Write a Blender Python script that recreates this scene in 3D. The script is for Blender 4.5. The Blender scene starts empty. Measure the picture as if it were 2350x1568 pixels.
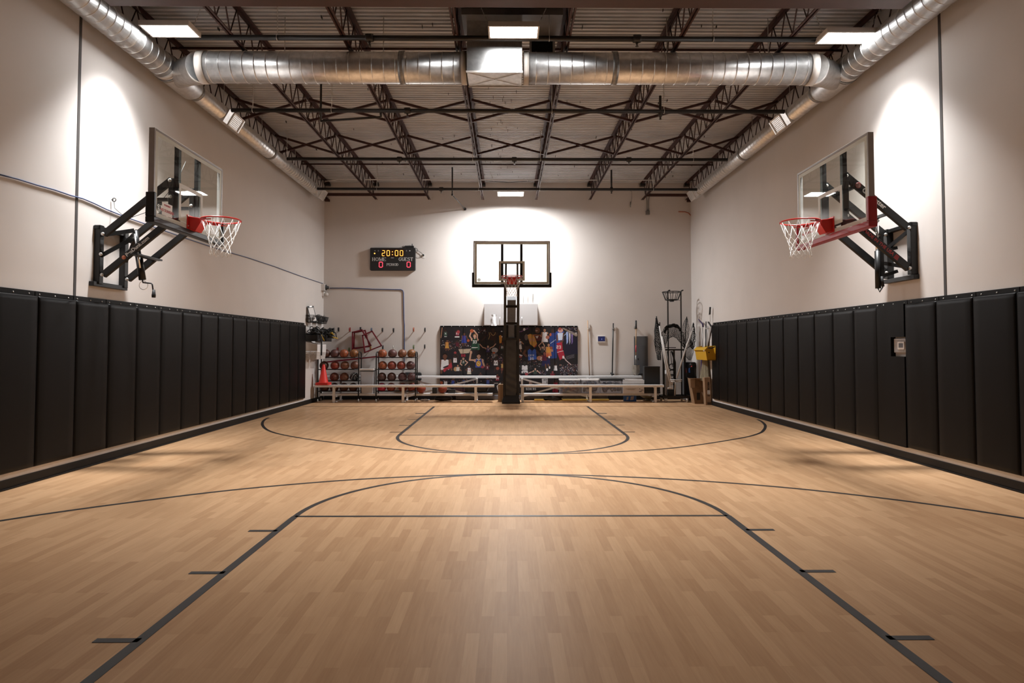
import bpy, bmesh, math, random
import numpy as np
from mathutils import Vector, Matrix, Euler

random.seed(7)
S = bpy.context.scene
COL = S.collection
PI = math.pi
R = math.radians

# ------------------------------------------------------------------ camera
FPX, PITCH, YAW, HC = 1490.0, R(2.0), 0.0075, 1.43
CYP = 797 - FPX * math.tan(PITCH)
cam_d = bpy.data.cameras.new('camera')
cam = bpy.data.objects.new('camera', cam_d)
COL.objects.link(cam)
cam.location = (0, 0, HC)
cam.rotation_euler = (PI / 2 + PITCH, 0, -YAW)
cam_d.sensor_width = 36.0
cam_d.lens = FPX / 2350 * 36.0
cam_d.shift_y = -(784 - CYP) / 2350
cam_d.clip_start = 0.05
S.camera = cam

# ------------------------------------------------------------------ world, exposure
w = bpy.data.worlds.new('world'); S.world = w; w.use_nodes = True
w.node_tree.nodes['Background'].inputs[0].default_value = (0.9, 0.82, 0.75, 1)
w.node_tree.nodes['Background'].inputs[1].default_value = 0.02
S.view_settings.view_transform = 'Standard'
S.view_settings.look = 'None'
S.view_settings.gamma = 1
S.view_settings.exposure = 0.0
S.cycles.max_bounces = 8
S.cycles.diffuse_bounces = 5
S.cycles.glossy_bounces = 4
S.cycles.transmission_bounces = 6
S.cycles.transparent_max_bounces = 12
S.cycles.caustics_reflective = False
S.cycles.caustics_refractive = False
S.cycles.sample_clamp_indirect = 6
LAMP = 36.0            # radiance of the ceiling light panels
BEAM = 200.0           # watts of the area light added under each panel to brighten the room
LAMPCOL = (0.98, 0.985, 0.985)


def at(px, py, Y):
    """the point at depth Y that the photo shows at pixel px, py"""
    a = (px - 1175) / FPX; b = -(py - CYP) / FPX
    y = math.cos(PITCH) - b * math.sin(PITCH); z = math.sin(PITCH) + b * math.cos(PITCH)
    dx = a * math.cos(YAW) + y * math.sin(YAW); dy = -a * math.sin(YAW) + y * math.cos(YAW)
    t = Y / dy
    return Vector((dx * t, Y, HC + z * t))


def atx(px, py, X):
    """the same at lateral position X"""
    p = at(px, py, 1.0)
    t = X / p.x
    return Vector((X, t, HC + (p.z - HC) * t))


# ------------------------------------------------------------------ materials
MATS = {}


def mat(name, col, rough=0.5, metal=0.0, noise=0.0, nscale=30.0, bump=0.0, emit=None, estr=0.0, spec=0.5, coat=0.0, nstretch=None):
    if name in MATS: return MATS[name]
    m = bpy.data.materials.new(name); m.use_nodes = True
    nt = m.node_tree; b = nt.nodes['Principled BSDF']
    b.inputs['Base Color'].default_value = (*col, 1)
    b.inputs['Roughness'].default_value = rough
    b.inputs['Metallic'].default_value = metal
    b.inputs['Specular IOR Level'].default_value = spec
    b.inputs['Coat Weight'].default_value = coat
    if emit:
        b.inputs['Emission Color'].default_value = (*emit, 1)
        b.inputs['Emission Strength'].default_value = estr
    if noise or bump:
        tc = nt.nodes.new('ShaderNodeTexCoord'); mp = nt.nodes.new('ShaderNodeMapping')
        nt.links.new(tc.outputs['Object'], mp.inputs[0])
        if nstretch: mp.inputs['Scale'].default_value = nstretch
        n = nt.nodes.new('ShaderNodeTexNoise'); n.inputs['Scale'].default_value = nscale
        n.inputs['Detail'].default_value = 5
        nt.links.new(mp.outputs[0], n.inputs['Vector'])
        if noise:
            r = nt.nodes.new('ShaderNodeValToRGB')
            r.color_ramp.elements[0].position = 0.3; r.color_ramp.elements[1].position = 0.7
            r.color_ramp.elements[0].color = (*[c * (1 - noise) for c in col], 1)
            r.color_ramp.elements[1].color = (*[min(1, c * (1 + noise)) for c in col], 1)
            nt.links.new(n.outputs[0], r.inputs[0]); nt.links.new(r.outputs[0], b.inputs['Base Color'])
        if bump:
            bp = nt.nodes.new('ShaderNodeBump'); bp.inputs['Strength'].default_value = bump
            bp.inputs['Distance'].default_value = 0.01
            nt.links.new(n.outputs[0], bp.inputs['Height']); nt.links.new(bp.outputs[0], b.inputs['Normal'])
    MATS[name] = m
    return m


def srgb(r, g, b):
    f = lambda c: (c / 255 / 12.92) if c / 255 <= 0.04045 else ((c / 255 + 0.055) / 1.055) ** 2.4
    return (f(r), f(g), f(b))


def floor_material():
    m = bpy.data.materials.new('maple_strip_floor'); m.use_nodes = True
    nt = m.node_tree; L = nt.links; N = nt.nodes; b = N['Principled BSDF']
    tc = N.new('ShaderNodeTexCoord')
    mp = N.new('ShaderNodeMapping'); mp.inputs['Rotation'].default_value = (0, 0, PI / 2)
    L.new(tc.outputs['Object'], mp.inputs[0])
    br = N.new('ShaderNodeTexBrick')
    br.offset = 0.37; br.offset_frequency = 2
    br.inputs['Color1'].default_value = (0.0, 0.0, 0.0, 1); br.inputs['Color2'].default_value = (1, 1, 1, 1)
    br.inputs['Mortar'].default_value = (0.35, 0.35, 0.35, 1)
    br.inputs['Scale'].default_value = 1.0
    br.inputs['Brick Width'].default_value = 0.55; br.inputs['Row Height'].default_value = 0.068
    br.inputs['Mortar Size'].default_value = 0.0012; br.inputs['Mortar Smooth'].default_value = 0.3
    L.new(mp.outputs[0], br.inputs[0])
    mg = N.new('ShaderNodeMapping'); mg.inputs['Scale'].default_value = (34, 2.2, 1)
    L.new(tc.outputs['Object'], mg.inputs[0])
    gr = N.new('ShaderNodeTexNoise'); gr.inputs['Scale'].default_value = 1.6; gr.inputs['Detail'].default_value = 8
    gr.inputs['Distortion'].default_value = 0.6
    L.new(mg.outputs[0], gr.inputs[0])
    bl = N.new('ShaderNodeTexNoise'); bl.inputs['Scale'].default_value = 0.6; bl.inputs['Detail'].default_value = 3
    L.new(tc.outputs['Object'], bl.inputs[0])
    mx = N.new('ShaderNodeMix'); mx.data_type = 'FLOAT'; mx.inputs[0].default_value = 0.55
    L.new(br.outputs[0], mx.inputs[2]); L.new(gr.outputs[0], mx.inputs[3])
    mx2 = N.new('ShaderNodeMix'); mx2.data_type = 'FLOAT'; mx2.inputs[0].default_value = 0.3
    L.new(mx.outputs[0], mx2.inputs[2]); L.new(bl.outputs[0], mx2.inputs[3])
    cr = N.new('ShaderNodeValToRGB'); e = cr.color_ramp.elements
    e[0].position = 0.18; e[0].color = (*FLOORC[0], 1)
    e[1].position = 0.85; e[1].color = (*FLOORC[1], 1)
    L.new(mx2.outputs[0], cr.inputs[0]); L.new(cr.outputs[0], b.inputs['Base Color'])
    b.inputs['Roughness'].default_value = 0.40
    b.inputs['Specular IOR Level'].default_value = 0.07
    bp = N.new('ShaderNodeBump'); bp.inputs['Strength'].default_value = 0.05; bp.inputs['Distance'].default_value = 0.004
    L.new(gr.outputs[0], bp.inputs['Height']); L.new(bp.outputs[0], b.inputs['Normal'])
    return m


FLOORC = ((0.44, 0.245, 0.125), (0.68, 0.43, 0.245))
WALLC = (0.66, 0.615, 0.585)
M = dict(
    wall=mat('painted_wall', WALLC, 0.75, noise=0.025, nscale=1.3, bump=0.03),
    deck=mat('grey_deck', (0.52, 0.525, 0.54), 0.5, noise=0.10, nscale=2.0),
    pad=mat('black_vinyl', (0.0048, 0.0042, 0.0041), 0.45, noise=0.12, nscale=3, bump=0.12, spec=0.14),
    rubber=mat('black_rubber', (0.010, 0.009, 0.0085), 0.55, noise=0.1, nscale=8, spec=0.3),
    white=mat('white_paint', (0.72, 0.69, 0.67), 0.5, noise=0.02, nscale=10),
    joint=mat('dark_joint', (0.055, 0.048, 0.045), 0.8),
    tape=mat('black_tape', (0.014, 0.011, 0.010), 0.45, noise=0.15, nscale=20),
    joist=mat('oxide_red_steel', (0.046, 0.014, 0.010), 0.55, noise=0.25, nscale=14),
    girder=mat('brown_steel', (0.055, 0.022, 0.016), 0.5, noise=0.15, nscale=6),
    pipe=mat('black_steel_pipe', (0.020, 0.018, 0.017), 0.42, metal=0.0, noise=0.2, nscale=9),
    galv=mat('galvanised_steel', (0.74, 0.735, 0.73), 0.34, metal=0.92, noise=0.13, nscale=16),
    galvband=mat('dull_band', (0.30, 0.29, 0.28), 0.5, metal=0.8, noise=0.2, nscale=20),
    seal=mat('grey_sealant', (0.52, 0.48, 0.44), 0.6),
    grille=mat('white_grille', (0.72, 0.70, 0.68), 0.45),
    dark=mat('dark_void', (0.02, 0.018, 0.017), 0.8),
    black=mat('black_powder_coat', (0.011, 0.0105, 0.0105), 0.4, noise=0.1, nscale=12, spec=0.35),
    blackmat=mat('matt_black_plastic', (0.013, 0.013, 0.014), 0.6),
    red=mat('hoop_red', (0.55, 0.022, 0.018), 0.35, noise=0.05, nscale=10),
    redpad=mat('red_vinyl_pad', (0.33, 0.008, 0.014), 0.45, noise=0.08, nscale=9),
    alu=mat('brushed_aluminium', (0.80, 0.80, 0.81), 0.5, metal=0.0, noise=0.05, nscale=40),
    aludark=mat('grey_frame_paint', (0.34, 0.32, 0.31), 0.4, metal=0.2, noise=0.04, nscale=12),
    bolt=mat('zinc_bolt', (0.62, 0.60, 0.58), 0.3, metal=0.7),
    chrome=mat('chrome', (0.75, 0.75, 0.75), 0.12, metal=1.0),
    net=mat('white_cord', (0.78, 0.76, 0.73), 0.8),
    lineprint=mat('white_glass_print', (0.62, 0.64, 0.58), 0.5),
    lettering=mat('white_lettering', (0.82, 0.81, 0.80), 0.5),
    redtext=mat('red_lettering', (0.45, 0.03, 0.03), 0.5),
)


def glass_material():
    m = bpy.data.materials.new('backboard_glass'); m.use_nodes = True
    nt = m.node_tree; N = nt.nodes; L = nt.links
    N.remove(N['Principled BSDF'])
    tr = N.new('ShaderNodeBsdfTransparent'); tr.inputs[0].default_value = (0.90, 0.915, 0.89, 1)
    gl = N.new('ShaderNodeBsdfGlossy'); gl.inputs['Roughness'].default_value = 0.01
    fr = N.new('ShaderNodeFresnel'); fr.inputs[0].default_value = 1.45
    mx = N.new('ShaderNodeMixShader')
    ge = N.new('ShaderNodeNewGeometry'); iv = N.new('ShaderNodeMath'); iv.operation = 'SUBTRACT'; iv.inputs[0].default_value = 1
    mu = N.new('ShaderNodeMath'); mu.operation = 'MULTIPLY'
    L.new(ge.outputs['Backfacing'], iv.inputs[1]); L.new(iv.outputs[0], mu.inputs[0]); L.new(fr.outputs[0], mu.inputs[1])
    L.new(mu.outputs[0], mx.inputs[0]); L.new(tr.outputs[0], mx.inputs[1]); L.new(gl.outputs[0], mx.inputs[2])
    L.new(mx.outputs[0], N['Material Output'].inputs[0])
    return m


M['glass'] = glass_material()


# ------------------------------------------------------------------ mesh building
class MB:
    def __init__(s):
        s.v = []; s.f = []; s.mi = []; s.sm = []; s.m = 0; s.uvw = None

    def add(s, vs, fs, smooth=False):
        o = len(s.v)
        s.v += [tuple(v) for v in vs]
        for f in fs:
            s.f.append(tuple(i + o for i in f)); s.mi.append(s.m); s.sm.append(smooth)
        return s

    def box(s, a, b):
        x0, y0, z0 = [min(p, q) for p, q in zip(a, b)]; x1, y1, z1 = [max(p, q) for p, q in zip(a, b)]
        vs = [(x0, y0, z0), (x1, y0, z0), (x1, y1, z0), (x0, y1, z0), (x0, y0, z1), (x1, y0, z1), (x1, y1, z1), (x0, y1, z1)]
        return s.add(vs, [(0, 3, 2, 1), (4, 5, 6, 7), (0, 1, 5, 4), (1, 2, 6, 5), (2, 3, 7, 6), (3, 0, 4, 7)])

    def cbox(s, c, d, rot=None):
        c = Vector(c); hx, hy, hz = d[0] / 2, d[1] / 2, d[2] / 2
        vs = [(-hx, -hy, -hz), (hx, -hy, -hz), (hx, hy, -hz), (-hx, hy, -hz), (-hx, -hy, hz), (hx, -hy, hz), (hx, hy, hz), (-hx, hy, hz)]
        q = Euler(rot).to_matrix() if rot is not None and not isinstance(rot, Matrix) else rot
        vs = [(q @ Vector(v) if q is not None else Vector(v)) + c for v in vs]
        return s.add(vs, [(0, 3, 2, 1), (4, 5, 6, 7), (0, 1, 5, 4), (1, 2, 6, 5), (2, 3, 7, 6), (3, 0, 4, 7)])

    def rbox(s, a, b, r=0.01, ax=1, seg=4):
        """box with rounded edges along axis ax"""
        lo = [min(p, q) for p, q in zip(a, b)]; hi = [max(p, q) for p, q in zip(a, b)]
        u, v = [i for i in range(3) if i != ax]
        pts = []
        for cu, cv, a0 in ((hi[u] - r, hi[v] - r, 0), (lo[u] + r, hi[v] - r, 90), (lo[u] + r, lo[v] + r, 180), (hi[u] - r, lo[v] + r, 270)):
            for k in range(seg + 1):
                t = R(a0 + 90 * k / seg); pts.append((cu + r * math.cos(t), cv + r * math.sin(t)))
        n = len(pts); vs = []
        for w_ in (lo[ax], hi[ax]):
            for p in pts:
                q = [0, 0, 0]; q[u], q[v], q[ax] = p[0], p[1], w_; vs.append(q)
        fl = (ax == 1)
        fs = [tuple(range(n))[:: 1 if fl else -1], tuple(range(n, 2 * n))[:: -1 if fl else 1]]
        for i in range(n):
            j = (i + 1) % n
            fs.append((i, n + i, n + j, j) if fl else (i, j, n + j, n + i))
        return s.add(vs, fs)

    def bar(s, p, q, w_, h_, up=(0, 0, 1)):
        """rectangular bar from p to q, w_ across, h_ along up"""
        p = Vector(p); q = Vector(q); d = (q - p).normalized(); up = Vector(up)
        sx = d.cross(up)
        if sx.length < 1e-5: sx = d.cross(Vector((0, 1, 0)))
        sx.normalize(); uz = sx.cross(d).normalized()
        vs = []
        for e in (p, q):
            for a, b in ((-1, -1), (1, -1), (1, 1), (-1, 1)):
                vs.append(e + sx * a * w_ / 2 + uz * b * h_ / 2)
        return s.add(vs, [(3, 2, 1, 0), (4, 5, 6, 7), (0, 1, 5, 4), (1, 2, 6, 5), (2, 3, 7, 6), (3, 0, 4, 7)])

    def tube(s, p, q, r, n=8, r2=None, cap=True):
        return s.path([p, q], r if r2 is None else [r, r2], n, cap=cap)

    def path(s, pts, r, n=6, closed=False, cap=True):
        P = [Vector(p) for p in pts]; k = len(P)
        rs = r if isinstance(r, (list, tuple)) else [r] * k
        T = []
        for i in range(k):
            a = P[(i - 1) % k] if (closed or i > 0) else P[i]; b = P[(i + 1) % k] if (closed or i < k - 1) else P[i]
            t = (b - a); T.append(t.normalized() if t.length > 1e-9 else Vector((0, 0, 1)))
        ref = Vector((0, 0, 1)) if abs(T[0].z) < 0.9 else Vector((1, 0, 0))
        u = (ref - T[0] * ref.dot(T[0])).normalized(); vs = []
        for i in range(k):
            u = (u - T[i] * u.dot(T[i]))
            if u.length < 1e-6: u = T[i].orthogonal()
            u.normalize(); w_ = T[i].cross(u)
            for j in range(n):
                a = 2 * PI * j / n
                vs.append(P[i] + (u * math.cos(a) + w_ * math.sin(a)) * rs[i])
        fs = []
        for i in range(k if closed else k - 1):
            for j in range(n):
                a, b = i * n + j, i * n + (j + 1) % n; c, d = ((i + 1) % k) * n + (j + 1) % n, ((i + 1) % k) * n + j
                fs.append((a, b, c, d))
        s.add(vs, fs, smooth=n > 4)
        if cap and not closed:
            o = len(s.v) - k * n
            s.f.append(tuple(o + j for j in range(n))[::-1]); s.mi.append(s.m); s.sm.append(False)
            s.f.append(tuple(o + (k - 1) * n + j for j in range(n))); s.mi.append(s.m); s.sm.append(False)
        return s

    def ring(s, c, r, t, axis='Z', n=32, m=8):
        c = Vector(c); pts = []
        for i in range(n):
            a = 2 * PI * i / n; x, y = r * math.cos(a), r * math.sin(a)
            pts.append(c + Vector({'Z': (x, y, 0), 'Y': (x, 0, y), 'X': (0, x, y)}[axis]))
        return s.path(pts, t, m, closed=True)

    def lathe(s, c, prof, n=24, axis='Z', smooth=True, caps=True):
        c = Vector(c); vs = []
        for r, h in prof:
            for j in range(n):
                a = 2 * PI * j / n; x, y = r * math.cos(a), r * math.sin(a)
                vs.append(c + Vector({'Z': (x, y, h), 'Y': (y, h, x), 'X': (h, x, y)}[axis]))
        fs = []
        k = len(prof)
        for i in range(k - 1):
            for j in range(n):
                fs.append((i * n + j, i * n + (j + 1) % n, (i + 1) * n + (j + 1) % n, (i + 1) * n + j))
        s.add(vs, fs, smooth)
        if caps:
            o = len(s.v) - k * n
            for i, rv in ((0, True), (k - 1, False)):
                if prof[i][0] > 1e-6:
                    f = tuple(o + i * n + j for j in range(n)); s.f.append(f[::-1] if rv else f); s.mi.append(s.m); s.sm.append(False)
        return s

    def sphere(s, c, r, n=16, m=10, sc=(1, 1, 1)):
        c = Vector(c); vs = []
        for i in range(m + 1):
            t = PI * i / m
            for j in range(n):
                a = 2 * PI * j / n
                vs.append(c + Vector((r * sc[0] * math.sin(t) * math.cos(a), r * sc[1] * math.sin(t) * math.sin(a), r * sc[2] * math.cos(t))))
        fs = []
        for i in range(m):
            for j in range(n):
                fs.append((i * n + j, (i + 1) * n + j, (i + 1) * n + (j + 1) % n, i * n + (j + 1) % n))
        return s.add(vs, fs, True)

    def prism(s, pts, off):
        """closed polygon pts (3D, planar) extruded by off"""
        n = len(pts); off = Vector(off); P = [Vector(p) for p in pts]
        vs = P + [p + off for p in P]
        nrm = Vector((0, 0, 0))
        for i in range(n):
            nrm += P[i].cross(P[(i + 1) % n])
        fl = nrm.dot(off) > 0
        fs = [tuple(range(n))[::-1] if fl else tuple(range(n)), tuple(range(n, 2 * n)) if fl else tuple(range(n, 2 * n))[::-1]]
        for i in range(n):
            j = (i + 1) % n
            fs.append((i, j, n + j, n + i) if fl else (j, i, n + i, n + j))
        return s.add(vs, fs)

    def quad(s, a, b, c, d):
        return s.add([a, b, c, d], [(0, 1, 2, 3)])

    def surf(s, grid, smooth=True, thick=0.0):
        """grid[i][j] of points as a sheet; thick gives it a second skin"""
        a, b = len(grid), len(grid[0])
        G = [[Vector(p) for p in row] for row in grid]
        vs = [p for row in G for p in row]; fs = []
        for i in range(a - 1):
            for j in range(b - 1):
                fs.append((i * b + j, (i + 1) * b + j, (i + 1) * b + j + 1, i * b + j + 1))
        return s.add(vs, fs, smooth)

    def build(s, name, m, parent=None, origin=None, bevel=0.0, seg=2):
        ms = m if isinstance(m, (list, tuple)) else [m]
        org = Vector((0, 0, 0))
        if parent is not None: org = abs_loc(parent)
        elif origin is not None: org = Vector(origin)
        me = bpy.data.meshes.new(name)
        me.from_pydata([tuple(Vector(v) - org) for v in s.v], [], s.f)
        for x in ms: me.materials.append(M[x] if isinstance(x, str) else x)
        me.polygons.foreach_set('material_index', s.mi)
        me.polygons.foreach_set('use_smooth', s.sm)
        me.update()
        o = bpy.data.objects.new(name, me); COL.objects.link(o)
        if parent is not None: o.parent = parent
        elif origin is not None: o.location = org
        if bevel:
            bv = o.modifiers.new('bevel', 'BEVEL'); bv.width = bevel; bv.segments = seg; bv.limit_method = 'ANGLE'
            bv.angle_limit = R(40); bv.harden_normals = False
        return o


def abs_loc(o):
    p = Vector((0, 0, 0))
    while o is not None:
        p += Vector(o.location); o = o.parent
    return p


def tag(o, label, cat, group=None):
    o['label'] = label; o['category'] = cat
    if group: o['group'] = group
    return o


def thing(name, label, cat, loc, group=None):
    o = bpy.data.objects.new(name, None); COL.objects.link(o); o.location = loc
    o.empty_display_size = 0.1
    return tag(o, label, cat, group)


def struct(o):
    o['kind'] = 'structure'; return o


def clone(o, parent=None):
    c = o.copy(); COL.objects.link(c)
    if parent is not None: c.parent = parent
    for k in o.children: clone(k, c)
    return c


ORD = ['first', 'second', 'third', 'fourth', 'fifth', 'sixth', 'seventh', 'eighth', 'ninth', 'tenth', 'eleventh', 'twelfth',
       'thirteenth', 'fourteenth', 'fifteenth', 'sixteenth', 'seventeenth', 'eighteenth', 'nineteenth', 'twentieth', 'twenty-first']


def text_mesh(txt, size, name, mt, parent, origin, xdir, ydir, extrude=0.001, bold=0.0, align='CENTER', label=None):
    """flat lettering: origin is the centre, xdir reading direction, ydir up"""
    cu = bpy.data.curves.new('txt', 'FONT'); cu.body = txt; cu.size = size; cu.align_x = align; cu.align_y = 'CENTER'
    cu.extrude = extrude; cu.offset = bold
    ob = bpy.data.objects.new('txt', cu); COL.objects.link(ob)
    dg = bpy.context.evaluated_depsgraph_get()
    me = bpy.data.meshes.new_from_object(ob.evaluated_get(dg))
    bpy.data.objects.remove(ob); bpy.data.curves.remove(cu)
    x = Vector(xdir).normalized(); y = Vector(ydir); y = (y - x * y.dot(x)).normalized(); z = x.cross(y)
    mt4 = Matrix((x, y, z)).transposed().to_4x4(); mt4.translation = Vector(origin) - abs_loc(parent)
    me.transform(mt4); me.materials.clear(); me.materials.append(M[mt] if isinstance(mt, str) else mt)
    me.name = name
    o = bpy.data.objects.new(name, me); COL.objects.link(o); o.parent = parent
    if label: o['label'] = label
    return o


# ------------------------------------------------------------------ room shell
XL, XR, YB, YF, ZC = -5.03, 5.07, 17.8, -3.0, 5.97
b = MB(); b.box((XL - 0.2, YF, -0.1), (XR + 0.2, YB + 0.2, 0)); floor = struct(b.build('floor', floor_material()))
b = MB(); b.box((XL - 0.2, YF, 0), (XL, YB + 0.2, 6.4)); struct(b.build('wall_left', 'wall'))
b = MB(); b.box((XR, YF, 0), (XR + 0.2, YB + 0.2, 6.4)); struct(b.build('wall_right', 'wall'))
b = MB(); b.box((XL, YB, 0), (XR, YB + 0.2, 6.4)); struct(b.build('wall_back', 'wall'))
b = MB(); b.box((XL, YF - 0.2, 0), (XR, YF, 6.4)); struct(b.build('wall_front', 'wall'))
# corrugated roof deck: trapezoid ribs across the room
b = MB(); pitch = 0.10; pts = []
y = YF
while y < YB:
    pts += [(y, 0), (y + 0.046, 0), (y + 0.056, 0.032), (y + 0.092, 0.032)]; y += pitch
vs = []; fs = []
for (yy, zz) in pts:
    vs += [(XL, yy, ZC + zz), (XR, yy, ZC + zz)]
for i in range(len(pts) - 1): fs.append((2 * i, 2 * i + 2, 2 * i + 3, 2 * i + 1))
b.add(vs, fs); b.box((XL, YF, ZC + 0.05), (XR, YB, ZC + 0.2))
ceil = struct(b.build('ceiling', 'deck'))
# rubber baseboards, white strips, wall panel joints
BH = 0.105
b = MB(); b.box((XL, YF, 0.001), (XL + 0.022, YB, BH)); b.box((XL + 0.022, YF, 0.001), (XL + 0.035, YB, 0.018)); struct(b.build('baseboard_left', 'rubber', bevel=0.004))
b = MB(); b.box((XR - 0.022, YF, 0.001), (XR, YB, BH)); b.box((XR - 0.035, YF, 0.001), (XR - 0.022, YB, 0.018)); struct(b.build('baseboard_right', 'rubber', bevel=0.004))
b = MB(); b.box((XL + 0.04, YB - 0.022, 0.001), (XR - 0.04, YB, BH)); struct(b.build('baseboard_back', 'rubber', bevel=0.004))
b = MB(); b.box((XL, 2.0, BH), (XL + 0.012, 16.15, 0.168)); struct(b.build('trim_1', 'white'))
b = MB(); b.box((XR - 0.012, 2.0, BH), (XR, 15.9, 0.168)); struct(b.build('trim_2', 'white'))
b = MB(); b.box((XL - 0.01, 7.545, 0.2), (XL + 0.004, 7.59, 6.0)); struct(b.build('trim_3', 'joint'))
b = MB(); b.box((XR - 0.004, 7.43, 0.2), (XR + 0.01, 7.475, 6.0)); struct(b.build('trim_4', 'joint'))

# court lines: tape on the floor
YN, YFR = 5.55, 10.62      # near and far free throw lines
TW = 0.05


def strip(pts, wd, name, label):
    b = MB(); P = [Vector((p[0], p[1], 0)) for p in pts]; k = len(P); vs = []
    for i in range(k):
        t = (P[min(k - 1, i + 1)] - P[max(0, i - 1)]).normalized(); n = Vector((-t.y, t.x, 0))
        for sgn in (1, -1): vs.append((P[i].x + n.x * wd / 2 * sgn, P[i].y + n.y * wd / 2 * sgn, 0.0022))
    b.add(vs, [(2 * i, 2 * i + 1, 2 * i + 3, 2 * i + 2) for i in range(k - 1)])
    b.add([(v[0], v[1], 0.0004) for v in vs], [(2 * i, 2 * i + 2, 2 * i + 3, 2 * i + 1) for i in range(k - 1)])
    o = b.build(name, 'tape', floor); o['label'] = label
    return o


def arc(cx, cy, rx, ry, a0, a1, n=60):
    return [(cx + rx * math.cos(R(a0 + (a1 - a0) * i / n)), cy + ry * math.sin(R(a0 + (a1 - a0) * i / n))) for i in range(n + 1)]


def smooth(P, k=8):
    """Catmull-Rom through the taped points"""
    out = []
    for i in range(len(P) - 1):
        p0, p1, p2, p3 = [Vector((*P[min(max(q, 0), len(P) - 1)], 0)) for q in (i - 1, i, i + 1, i + 2)]
        for t in range(k):
            t /= k
            out.append(tuple(0.5 * ((2 * p1) + (p2 - p0) * t + (2 * p0 - 5 * p1 + 4 * p2 - p3) * t * t + (3 * p1 - p0 - 3 * p2 + p3) * t ** 3))[:2])
    return out + [P[-1]]


for e, yft, sg, CX0, LW in (('near', YN, 1, 0.04, 1.83), ('far', YFR, -1, 0.09, 1.845)):
    ybase = yft - sg * (5.5 if sg > 0 else 5.1)
    strip([(CX0 - LW, yft), (CX0 + LW, yft)], TW * 0.8, 'free_throw_line', 'black tape free throw line at the %s end' % e)
    for s_ in (-1, 1):
        strip([(CX0 + s_ * LW, yft), (CX0 + s_ * LW, ybase)], TW * 1.15, 'lane_line', 'black tape lane line, %s end, %s side' % (e, 'left' if s_ < 0 else 'right'))
        for k, d in enumerate((0.37, 1.33, 2.30, 3.44) if e == 'far' else (0.43, 1.37, 2.32)):
            yy = yft - sg * d
            wd = 0.045 if k < 3 else 0.12
            strip([(CX0 + s_ * LW, yy), (CX0 + s_ * (LW + 0.22), yy)], wd, 'hash_mark', 'black tape hash mark beside the %s lane, %s side' % (e, 'left' if s_ < 0 else 'right'))
    strip(arc(CX0, yft, LW, 1.81 if sg > 0 else 1.88, 0, sg * 180), TW, 'free_throw_arc', 'black tape free throw semicircle at the %s end' % e)
# three point arcs as taped, bent round by the side walls
strip(smooth([(-4.80, 4.3), (-4.54, 4.86), (-4.17, 5.43), (-3.48, 6.05), (-2.59, 6.66), (-1.39, 7.15), (0.04, 7.36), (1.46, 7.16), (2.72, 6.70), (3.66, 6.09), (4.32, 5.44), (4.66, 4.9), (4.88, 4.35)]), TW, 'three_point_arc', 'black tape three point arc at the near end')
strip(smooth([(-4.83, 13.26), (-4.79, 12.94), (-4.62, 12.35), (-4.37, 11.74), (-4.07, 11.19), (-3.70, 10.72), (-3.12, 10.19), (-2.33, 9.63), (-1.29, 9.02), (0.06, 8.73), (1.40, 8.90), (2.42, 9.28), (3.60, 10.17), (4.14, 10.74), (4.44, 11.25), (4.71, 11.87), (4.88, 12.45), (4.95, 12.86)]), TW, 'three_point_arc', 'black tape three point arc at the far end')
strip([(XL + 0.1, 15.72), (XR - 0.1, 15.72)], 0.03, 'baseline', 'thin dark baseline in front of the bleachers')

# ------------------------------------------------------------------ wall pads
PZ0, PZ1 = 0.168, 1.975


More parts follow.
